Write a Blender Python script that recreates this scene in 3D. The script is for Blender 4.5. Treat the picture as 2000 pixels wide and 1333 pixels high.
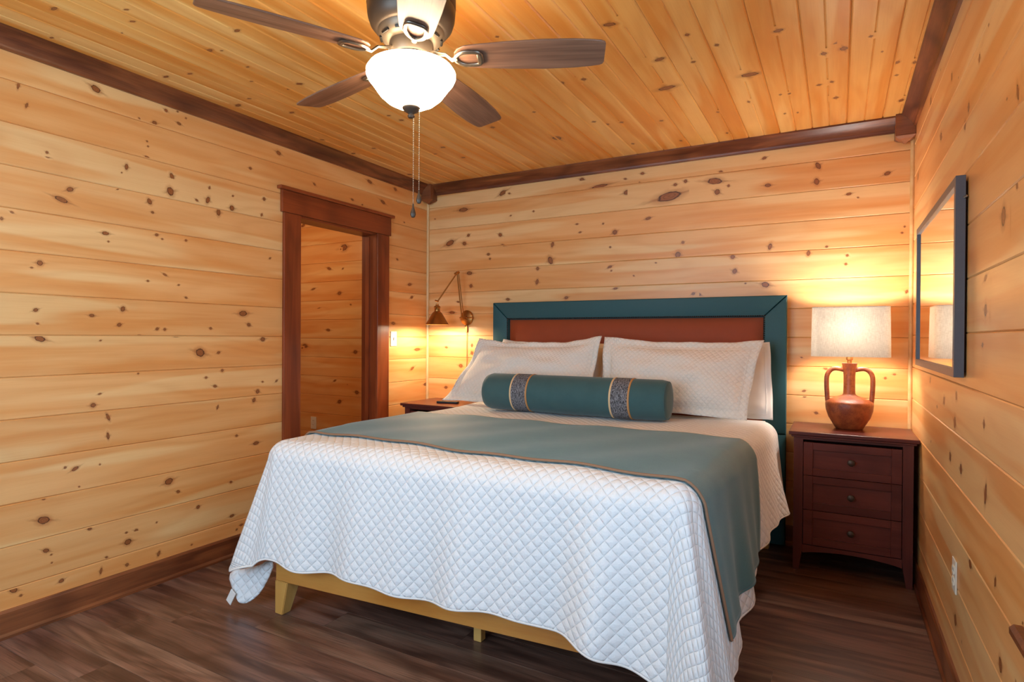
import bpy, bmesh, math, random
from mathutils import Vector, Matrix
random.seed(7)
PI = math.pi
sc = bpy.context.scene
col = sc.collection
for o in list(bpy.data.objects): bpy.data.objects.remove(o)

# ------------------------------------------------------------ camera, world, lights, exposure
W, H, D = 3.409, 2.53, 4.75           # room width, ceiling height, depth
cam = bpy.data.cameras.new('camera'); cam.lens = 20.736; cam.sensor_width = 36; cam.clip_start = .02
co = bpy.data.objects.new('camera', cam); col.objects.link(co); sc.camera = co
F = Vector((-.483041, .875572, -.006706)); R_ = Vector((.875558, .483078, .005833)); U = Vector((-.008347, .003054, .99996))
M = Matrix((R_, U, -F)).transposed().to_4x4(); M.translation = Vector((3.037, -4.0221, 1.271)); co.matrix_world = M

wd = bpy.data.worlds.new('world'); sc.world = wd; wd.use_nodes = True
wd.node_tree.nodes['Background'].inputs[0].default_value = (.62, .78, 1, 1)
wd.node_tree.nodes['Background'].inputs[1].default_value = 1.0

def area(name, loc, rot, sx, sy, power, color):
    l = bpy.data.lights.new(name, 'AREA'); l.shape = 'RECTANGLE'; l.size = sx; l.size_y = sy
    l.energy = power; l.color = color
    o = bpy.data.objects.new(name, l); o.location = loc; o.rotation_euler = rot; col.objects.link(o); return o
def point(name, loc, power, color, r=.03):
    l = bpy.data.lights.new(name, 'POINT'); l.energy = power; l.color = color; l.shadow_soft_size = r
    o = bpy.data.objects.new(name, l); o.location = loc; col.objects.link(o); return o
# daylight through the two windows (rear wall and right wall, both behind or beside the camera)
area('daylight_rear', (1.35, -D - .16, 1.45), (PI / 2, 0, 0), 1.9, 1.5, 36, (.44, .73, 1))
area('daylight_side', (W + .16, -3.15, 1.32), (0, PI / 2, 0), 1.35, 1.2, 10, (.44, .73, 1))
point('hall_fill', (-1.2, -1.1, 2.2), 9, (1, .75, .48), .1)  # dim warm fill added to light the hallway, no fixture modelled
sc.view_settings.view_transform = 'Standard'; sc.view_settings.look = 'None'
sc.view_settings.gamma = 1; sc.view_settings.use_curve_mapping = False
sc.view_settings.exposure = 0.88

# ------------------------------------------------------------ helpers
def hexc(r, g, b):
    f = lambda c: (c / 255 / 12.92) if c / 255 <= .04045 else ((c / 255 + .055) / 1.055) ** 2.4
    return (f(r), f(g), f(b), 1)

class NT:
    def __init__(s, name):
        s.m = bpy.data.materials.new(name); s.m.use_nodes = True; s.t = s.m.node_tree
        s.b = s.t.nodes['Principled BSDF']
    def n(s, typ, **kw):
        nd = s.t.nodes.new(typ)
        for k, v in kw.items():
            if k.startswith('_'): setattr(nd, k[1:], v)
        return nd
    def set(s, sock, v):
        if isinstance(v, bpy.types.NodeSocket): s.t.links.new(v, sock)
        elif v is not None: sock.default_value = v
    def math(s, op, a, b=None, c=None, clamp=False):
        nd = s.n('ShaderNodeMath', _operation=op, _use_clamp=clamp)
        for i, v in enumerate((a, b, c)): s.set(nd.inputs[i], v) if v is not None else None
        return nd.outputs[0]
    def vmath(s, op, a, b=None):
        nd = s.n('ShaderNodeVectorMath', _operation=op)
        s.set(nd.inputs[0], a)
        if b is not None: s.set(nd.inputs[1], b)
        return nd.outputs['Value'] if op == 'LENGTH' else nd.outputs[0]
    def ss(s, v, a, b, c=0., d=1.):            # smooth remap
        nd = s.n('ShaderNodeMapRange', _interpolation_type='SMOOTHSTEP')
        for i, x in enumerate((v, a, b, c, d)): s.set(nd.inputs[i], x)
        return nd.outputs[0]
    def mix(s, f, a, b, mode='MIX'):
        nd = s.n('ShaderNodeMix', _data_type='RGBA', _blend_type=mode)
        s.set(nd.inputs[0], f); s.set(nd.inputs[6], a); s.set(nd.inputs[7], b)
        return nd.outputs[2]
    def noise(s, vec, scale=1., detail=2., rough=.5, dist=0.):
        nd = s.n('ShaderNodeTexNoise')
        s.set(nd.inputs['Vector'], vec); nd.inputs['Scale'].default_value = scale
        nd.inputs['Detail'].default_value = detail; nd.inputs['Roughness'].default_value = rough
        nd.inputs['Distortion'].default_value = dist
        return nd.outputs[0]
    def xyz(s, v):
        nd = s.n('ShaderNodeSeparateXYZ'); s.set(nd.inputs[0], v); return nd.outputs
    def comb(s, x, y, z):
        nd = s.n('ShaderNodeCombineXYZ')
        for i, v in enumerate((x, y, z)): s.set(nd.inputs[i], v)
        return nd.outputs[0]
    def out(s, color=None, rough=None, metal=None, spec=None, bump=None, strength=.3, dist=.01, **kw):
        b = s.b
        if color is not None: s.set(b.inputs['Base Color'], color)
        if rough is not None: s.set(b.inputs['Roughness'], rough)
        if metal is not None: s.set(b.inputs['Metallic'], metal)
        if spec is not None: s.set(b.inputs['Specular IOR Level'], spec)
        if bump is not None:
            nd = s.n('ShaderNodeBump'); nd.inputs['Strength'].default_value = strength; nd.inputs['Distance'].default_value = dist
            s.set(nd.inputs['Height'], bump); s.t.links.new(nd.outputs[0], b.inputs['Normal'])
        for k, v in kw.items(): s.set(b.inputs[k.replace('_', ' ')], v)
        return s.m

def wood(name, pale, mid, deep, grain, rough=.36, knots=False, wave=.14, fine=.12, sap=.6, spec=.45, axis='X', band=(.8, 10)):
    t = NT(name)
    tc = t.n('ShaderNodeTexCoord').outputs['Object']; oi = t.n('ShaderNodeObjectInfo')
    x, y, z = t.xyz(tc)
    if axis == 'Z': x, z = z, x
    if axis == 'Y': x, y = y, x
    rnd = t.math('MULTIPLY', oi.outputs['Random'], 41.0)
    yy = y
    if knots:
        uv = t.n('ShaderNodeUVMap', _uv_map='knot').outputs[0]
        ux, uy, _ = t.xyz(uv)
        r0 = t.vmath('LENGTH', t.comb(ux, uy, 0.))
        pull = t.math('MULTIPLY', t.math('MULTIPLY', t.ss(r0, 3.2, .3), uy), .012)
        yy = t.math('SUBTRACT', y, pull)
    xr = t.math('ADD', x, rnd); yr = t.math('ADD', yy, t.math('MULTIPLY', rnd, .73))
    nb = t.noise(t.comb(t.math('MULTIPLY', xr, band[0]), t.math('MULTIPLY', yr, band[1]), t.math('MULTIPLY', z, band[1])), 1., 3., .55, .4)
    f = t.noise(t.comb(t.math('MULTIPLY', xr, 4.), t.math('MULTIPLY', yr, 210.), t.math('MULTIPLY', z, 210.)), 1., 2., .6)
    warp = t.noise(t.comb(t.math('MULTIPLY', xr, 1.1), t.math('MULTIPLY', yr, 5.), z), 1., 1., .4)
    ph = t.math('ADD', t.math('MULTIPLY', yr, 55.), t.math('MULTIPLY', warp, 34.))
    wv = t.math('POWER', t.math('MULTIPLY_ADD', t.math('SINE', ph), .5, .5), 2.2)
    c = t.mix(t.ss(nb, .36, .66), mid, deep)
    sp = t.noise(t.comb(t.math('MULTIPLY', xr, .55), t.math('MULTIPLY', yr, 7.), 3.), 1., 1., .5)
    c = t.mix(t.math('MULTIPLY', t.ss(sp, .53, .6), sap), c, pale)
    c = t.mix(t.math('MULTIPLY', wv, wave), c, grain)
    c = t.mix(t.math('MULTIPLY', t.ss(f, .42, .75), fine), c, grain)
    bump = t.math('MULTIPLY_ADD', f, .5, wv)
    if knots:
        nz = t.noise(t.vmath('ADD', uv, t.comb(rnd, rnd, 0.)), 1.3, 2., .5)
        r = t.math('ADD', r0, t.math('MULTIPLY', t.math('SUBTRACT', nz, .5), .55))
        ax = t.math('ABSOLUTE', ux)
        fth = t.math('MULTIPLY', t.ss(t.math('ABSOLUTE', t.math('ADD', uy, t.math('MULTIPLY', t.math('SUBTRACT', nz, .5), .8))), .55, .05), t.ss(ax, 3.6, .9))
        c = t.mix(t.math('MULTIPLY', fth, .5), c, hexc(162, 94, 44))
        c = t.mix(t.ss(r, 2.1, .95, 0., .42), c, hexc(168, 92, 40))
        kc = t.mix(t.ss(r, .95, .68), hexc(76, 38, 22), hexc(164, 100, 56))
        kc = t.mix(t.ss(t.math('SINE', t.math('MULTIPLY', r, 16.)), .2, .9, 0., .35), kc, hexc(66, 32, 18))
        c = t.mix(t.ss(r, 1.12, .9), c, kc)
    c = t.mix(1., c, oi.outputs['Color'], 'MULTIPLY')
    return t.out(c, rough, spec=spec, bump=bump, strength=.06, dist=.002)

def plain(name, color, rough=.5, metal=0., noise=0., nscale=40., **kw):
    t = NT(name)
    tc = t.n('ShaderNodeTexCoord').outputs['Object']
    n = t.noise(tc, nscale, 3., .6)
    dark = tuple(c * (1 - noise) for c in color[:3]) + (1,)
    return t.out(t.mix(n, dark, color), rough, metal, bump=n, strength=.15 if noise else 0., dist=.002, **kw)

def fabric(name, color, color2, scale=900., rough=.85, sheen=.3, streak=None):
    t = NT(name)
    tc = t.n('ShaderNodeTexCoord').outputs['Object']; x, y, z = t.xyz(tc)
    n = t.noise(tc, 9., 3., .6)
    wv = t.noise(t.comb(t.math('MULTIPLY', x, scale), t.math('MULTIPLY', y, scale * .12), t.math('MULTIPLY', z, scale)), 1., 2., .6)
    c = t.mix(t.ss(wv, .3, .7, 0., .6), color, color2)
    c = t.mix(t.ss(n, .35, .7, 0., .35), c, color2)
    return t.out(c, rough, spec=.25, bump=wv, strength=.25, dist=.001, Sheen_Weight=sheen)

# pine, dark trim, floor, furniture
M_wall = wood('pine_wall', hexc(249, 216, 156), hexc(242, 188, 124), hexc(233, 164, 94), hexc(204, 126, 62), knots=True, wave=.13, fine=.1)
M_ceil = wood('pine_ceiling', hexc(250, 206, 130), hexc(244, 186, 104), hexc(232, 154, 66), hexc(206, 122, 46), knots=True, rough=.33)
M_pine = wood('pine_trim', hexc(238, 208, 155), hexc(230, 190, 132), hexc(218, 168, 105), hexc(196, 134, 76))
M_bedpine = wood('honey_pine', hexc(214, 154, 78), hexc(200, 134, 58), hexc(186, 112, 40), hexc(160, 90, 30), rough=.3)
M_legpine = wood('pale_leg_pine', hexc(226, 184, 112), hexc(216, 166, 92), hexc(204, 150, 76), hexc(182, 122, 56), rough=.35, axis='Z')
M_trim = wood('dark_stained_trim', hexc(166, 104, 64), hexc(144, 84, 48), hexc(104, 54, 30), hexc(60, 28, 16), rough=.36, wave=.45, fine=.35, sap=.5, band=(2.4, 14))
M_trimy = wood('dark_stained_trim_side', hexc(166, 104, 64), hexc(144, 84, 48), hexc(104, 54, 30), hexc(60, 28, 16), rough=.36, wave=.45, fine=.35, sap=.5, axis='Y', band=(2.4, 14))
M_door = wood('door_trim', hexc(170, 88, 46), hexc(150, 72, 36), hexc(122, 54, 27), hexc(78, 32, 16), rough=.3, wave=.3, fine=.25, sap=.4, axis='Z')
M_doorh = wood('door_head_trim', hexc(170, 88, 46), hexc(150, 72, 36), hexc(122, 54, 27), hexc(78, 32, 16), rough=.3, wave=.3, fine=.25, sap=.4, axis='Y')
M_cherry = wood('dark_cherry', hexc(128, 66, 56), hexc(110, 54, 46), hexc(88, 41, 36), hexc(52, 22, 20), rough=.3, wave=.25, fine=.2, sap=.3)
M_cherryv = wood('dark_cherry_upright', hexc(128, 66, 56), hexc(110, 54, 46), hexc(88, 41, 36), hexc(52, 22, 20), rough=.3, wave=.25, fine=.2, sap=.3, axis='Z')
M_floor = wood('floor_plank', hexc(166, 132, 112), hexc(136, 99, 82), hexc(92, 62, 50), hexc(52, 34, 28), rough=.33, wave=.35, fine=.6, sap=.45, spec=.5, band=(1.8, 16))
M_blade = wood('walnut_blade', hexc(166, 128, 104), hexc(146, 108, 86), hexc(116, 82, 64), hexc(74, 50, 40), rough=.38, wave=.3, fine=.4, sap=.3, band=(2, 24))
M_gap = plain('dark_gap', hexc(60, 34, 18), .9)
M_bronze = plain('aged_bronze', hexc(120, 106, 90), .42, .6, .25, 30.)
M_bronzed = plain('dark_bronze', hexc(82, 70, 60), .42, .6, .2, 30.)
M_iron = plain('brushed_iron', hexc(128, 116, 102), .3, .85, .2, 60.)
M_brass = plain('antique_brass', hexc(188, 132, 70), .3, .9, .25, 25.)
M_teal = plain('teal_vinyl', hexc(33, 85, 92), .6, 0., .12, 60.)
M_leather = plain('brown_leather', hexc(156, 70, 34), .6, 0., .15, 14., Specular_IOR_Level=.25)
M_runner = fabric('teal_runner', hexc(74, 122, 126), hexc(52, 102, 110), 700., .62, .25)
M_runback = plain('tan_edging', hexc(150, 112, 84), .8, 0., .2, 200.)
M_bolster = fabric('teal_bolster', hexc(64, 98, 100), hexc(45, 79, 83), 900., .75, .2)
M_cream = plain('cream_piping', hexc(224, 196, 150), .7, 0., .15, 300.)
M_gold = plain('gold_piping', hexc(196, 142, 84), .6, 0., .2, 300.)
M_sheet = plain('white_sheet', hexc(236, 230, 222), .85, 0., .04, 20.)
M_black = plain('black_plastic', hexc(14, 13, 13), .35)
M_steelframe = plain('charcoal_mirror_frame', hexc(92, 98, 108), .4, .1, .15, 80.)
M_mirror = plain('mirror_glass', (.92, .93, .92, 1), .015, 1.)
M_plastic = plain('ivory_plastic', hexc(236, 230, 214), .4)
M_nail = plain('dark_nailhead', hexc(44, 34, 28), .35, .6)
M_chain = plain('steel_chain', hexc(170, 160, 145), .3, .9)

def band_mat():
    t = NT('woven_grey_band')
    tc = t.n('ShaderNodeTexCoord').outputs['Object']; x, y, z = t.xyz(tc)
    n = t.noise(t.comb(t.math('MULTIPLY', x, 420.), t.math('MULTIPLY', y, 90.), t.math('MULTIPLY', z, 90.)), 1., 2., .7)
    c = t.mix(t.ss(n, .44, .56), hexc(38, 38, 44), hexc(136, 138, 144))
    return t.out(c, .8, bump=n, strength=.5, dist=.002)
M_band = band_mat()

def quilt_mat(name, base, cell, strength=.55):
    t = NT(name)
    uv = t.n('ShaderNodeUVMap', _uv_map='cloth').outputs[0]
    x, y, _ = t.xyz(uv)
    k = PI / cell / math.sqrt(2)
    wob = t.math('MULTIPLY', t.noise(uv, 14., 2.), .35)
    a = t.math('ABSOLUTE', t.math('SINE', t.math('ADD', t.math('MULTIPLY', t.math('ADD', x, y), k), wob)))
    b = t.math('ABSOLUTE', t.math('SINE', t.math('ADD', t.math('MULTIPLY', t.math('SUBTRACT', x, y), k), wob)))
    h = t.math('POWER', t.math('MULTIPLY', a, b), .5)
    cr = t.noise(uv, 70., 4., .7)
    hh = t.math('MULTIPLY_ADD', cr, .6, h)
    c = t.mix(t.ss(h, .0, .3), tuple(v * .93 for v in base[:3]) + (1,), base)
    return t.out(c, .85, spec=.2, bump=hh, strength=strength, dist=.006, Sheen_Weight=.2)
M_quilt = quilt_mat('white_quilt', hexc(232, 231, 229), .034, .85)
M_sham = quilt_mat('white_sham', hexc(234, 226, 214), .022, .55)

def shade_mat():
    t = NT('linen_shade')
    tc = t.n('ShaderNodeTexCoord').outputs['Object']; x, y, z = t.xyz(tc)
    n1 = t.noise(t.comb(t.math('MULTIPLY', x, 60.), t.math('MULTIPLY', y, 60.), t.math('MULTIPLY', z, 700.)), 1., 2.)
    n2 = t.noise(t.comb(t.math('MULTIPLY', x, 600.), t.math('MULTIPLY', y, 600.), t.math('MULTIPLY', z, 40.)), 1., 2.)
    w = t.math('MULTIPLY', t.math('ADD', n1, n2), .5)
    c = t.mix(t.ss(w, .35, .65), hexc(206, 199, 187), hexc(232, 227, 217))
    tr = t.n('ShaderNodeBsdfTranslucent'); t.set(tr.inputs[0], c)
    df = t.n('ShaderNodeBsdfDiffuse'); t.set(df.inputs[0], c)
    mx = t.n('ShaderNodeMixShader'); mx.inputs[0].default_value = .27
    t.t.links.new(df.outputs[0], mx.inputs[1]); t.t.links.new(tr.outputs[0], mx.inputs[2])
    t.t.links.new(mx.outputs[0], t.t.nodes['Material Output'].inputs[0])
    return t.m
M_shade = shade_mat()

def terracotta():
    t = NT('terracotta')
    tc = t.n('ShaderNodeTexCoord').outputs['Object']; x, y, z = t.xyz(tc)
    n = t.noise(tc, 22., 4., .65); n2 = t.noise(tc, 160., 3., .7)
    c = t.mix(t.ss(n, .35, .68), hexc(136, 66, 36), hexc(172, 92, 48))
    c = t.mix(t.ss(n2, .52, .72, 0., .6), c, hexc(84, 36, 22))
    return t.out(c, .38, spec=.5, bump=t.math('ADD', n, t.math('MULTIPLY', n2, .6)), strength=.5, dist=.004)
M_terra = terracotta()

def emis(name, color, strength, base=(1, 1, 1, 1), rough=.3):
    t = NT(name)
    return t.out(base, rough, Emission_Color=color, Emission_Strength=strength)
M_bowl = emis('lit_frosted_glass', hexc(255, 226, 186), 18.)
M_bulb = emis('lit_bulb', hexc(255, 214, 150), 12.)
t = NT('window_glass'); M_glass = t.out((1, 1, 1, 1), 0., Transmission_Weight=1., IOR=1.45)
M_vinyl = plain('white_vinyl', hexc(235, 235, 232), .4)

# mesh builders
def nb(): return bmesh.new()
def add_box(bm, lo, hi, bev=0., seg=1):
    r = bmesh.ops.create_cube(bm, size=1)
    vs = r['verts']
    for v in vs:
        v.co = Vector([(lo[i] + hi[i]) / 2 + v.co[i] * (hi[i] - lo[i]) for i in range(3)])
    if bev:
        es = {e for v in vs for e in v.link_edges}
        bmesh.ops.bevel(bm, geom=list(es), offset=bev, segments=seg, affect='EDGES', profile=.5)
    return bm
def box(lo, hi, bev=0., seg=1): return add_box(nb(), lo, hi, bev, seg)
def add_lathe(bm, prof, n=32, c=(0, 0, 0), axis='Z'):
    rings = []
    for r, z in prof:
        ring = []
        for i in range(n):
            a = 2 * PI * i / n
            p = (r * math.cos(a), r * math.sin(a), z)
            if axis == 'X': p = (p[2], p[0], p[1])
            if axis == 'Y': p = (p[0], p[2], p[1])
            ring.append(bm.verts.new((p[0] + c[0], p[1] + c[1], p[2] + c[2])))
        rings.append(ring)
    for a, b in zip(rings, rings[1:]):
        for i in range(n):
            f = [a[i], a[(i + 1) % n], b[(i + 1) % n], b[i]]
            bm.faces.new(f)
    for ring, (r, z) in ((rings[0], prof[0]), (rings[-1], prof[-1])):
        if 0 < r: bm.faces.new(ring)
    bmesh.ops.remove_doubles(bm, verts=bm.verts, dist=1e-6)
    bmesh.ops.recalc_face_normals(bm, faces=bm.faces)
    return bm
def add_tube(bm, pts, r, n=10, closed=False, flat=None):
    pts = [Vector(p) for p in pts]; rings = []; N = len(pts); up = None
    for i, p in enumerate(pts):
        a = pts[(i - 1) % N] if (closed or i) else p
        b = pts[(i + 1) % N] if (closed or i < N - 1) else p
        d = (b - a).normalized()
        if up is None: up = Vector((0, 0, 1)) if abs(d.z) < .9 else Vector((0, 1, 0))
        s = d.cross(up).normalized(); u = s.cross(d).normalized(); up = u
        rr = r[i] if isinstance(r, (list, tuple)) else r
        k = flat or 1
        rings.append([bm.verts.new(p + s * rr * math.cos(2 * PI * j / n) + u * rr * k * math.sin(2 * PI * j / n)) for j in range(n)])
    L = N if closed else N - 1
    for i in range(L):
        a, b = rings[i], rings[(i + 1) % N]
        for j in range(n): bm.faces.new([a[j], a[(j + 1) % n], b[(j + 1) % n], b[j]])
    if not closed: bm.faces.new(rings[0]); bm.faces.new(rings[-1])
    bmesh.ops.recalc_face_normals(bm, faces=bm.faces)
    return bm
def add_extr(bm, poly, x0, x1, fn):
    """2-D polygon swept from x0 to x1; fn(a, b, x) gives the point"""
    A = [bm.verts.new(fn(a, b, x0)) for a, b in poly]; B = [bm.verts.new(fn(a, b, x1)) for a, b in poly]
    n = len(poly)
    for i in range(n): bm.faces.new([A[i], A[(i + 1) % n], B[(i + 1) % n], B[i]])
    bm.faces.new(A); bm.faces.new(B)
    bmesh.ops.recalc_face_normals(bm, faces=bm.faces)
    return bm
def obj(name, bm, mat, parent=None, smooth=False, local=False, label=None, auto=None):
    me = bpy.data.meshes.new(name)
    if parent is not None and not local:
        bmesh.ops.translate(bm, verts=bm.verts, vec=-worldloc(parent))
    bm.to_mesh(me); bm.free()
    for m in (mat if isinstance(mat, (list, tuple)) else [mat]): me.materials.append(m)
    if smooth:
        for p in me.polygons: p.use_smooth = True
        me.set_sharp_from_angle(angle=math.radians(auto or 40))
    o = bpy.data.objects.new(name, me); col.objects.link(o)
    if parent is not None: o.parent = parent
    if label: o['label'] = label
    return o
def worldloc(o):
    v = Vector(o.location)
    return v + (worldloc(o.parent) if o.parent else Vector((0, 0, 0)))
def thing(name, loc, label, cat, group=None):
    o = bpy.data.objects.new(name, None); col.objects.link(o); o.location = loc; o.empty_display_size = .1
    tag(o, label, cat, group); return o
def tag(o, label, cat, group=None):
    o['label'] = label; o['category'] = cat
    if group: o['group'] = group
    return o
def struct(name, bm, mat, parent=None):
    o = obj(name, bm, mat, parent); 
    if parent is None: o['kind'] = 'structure'
    return o

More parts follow.
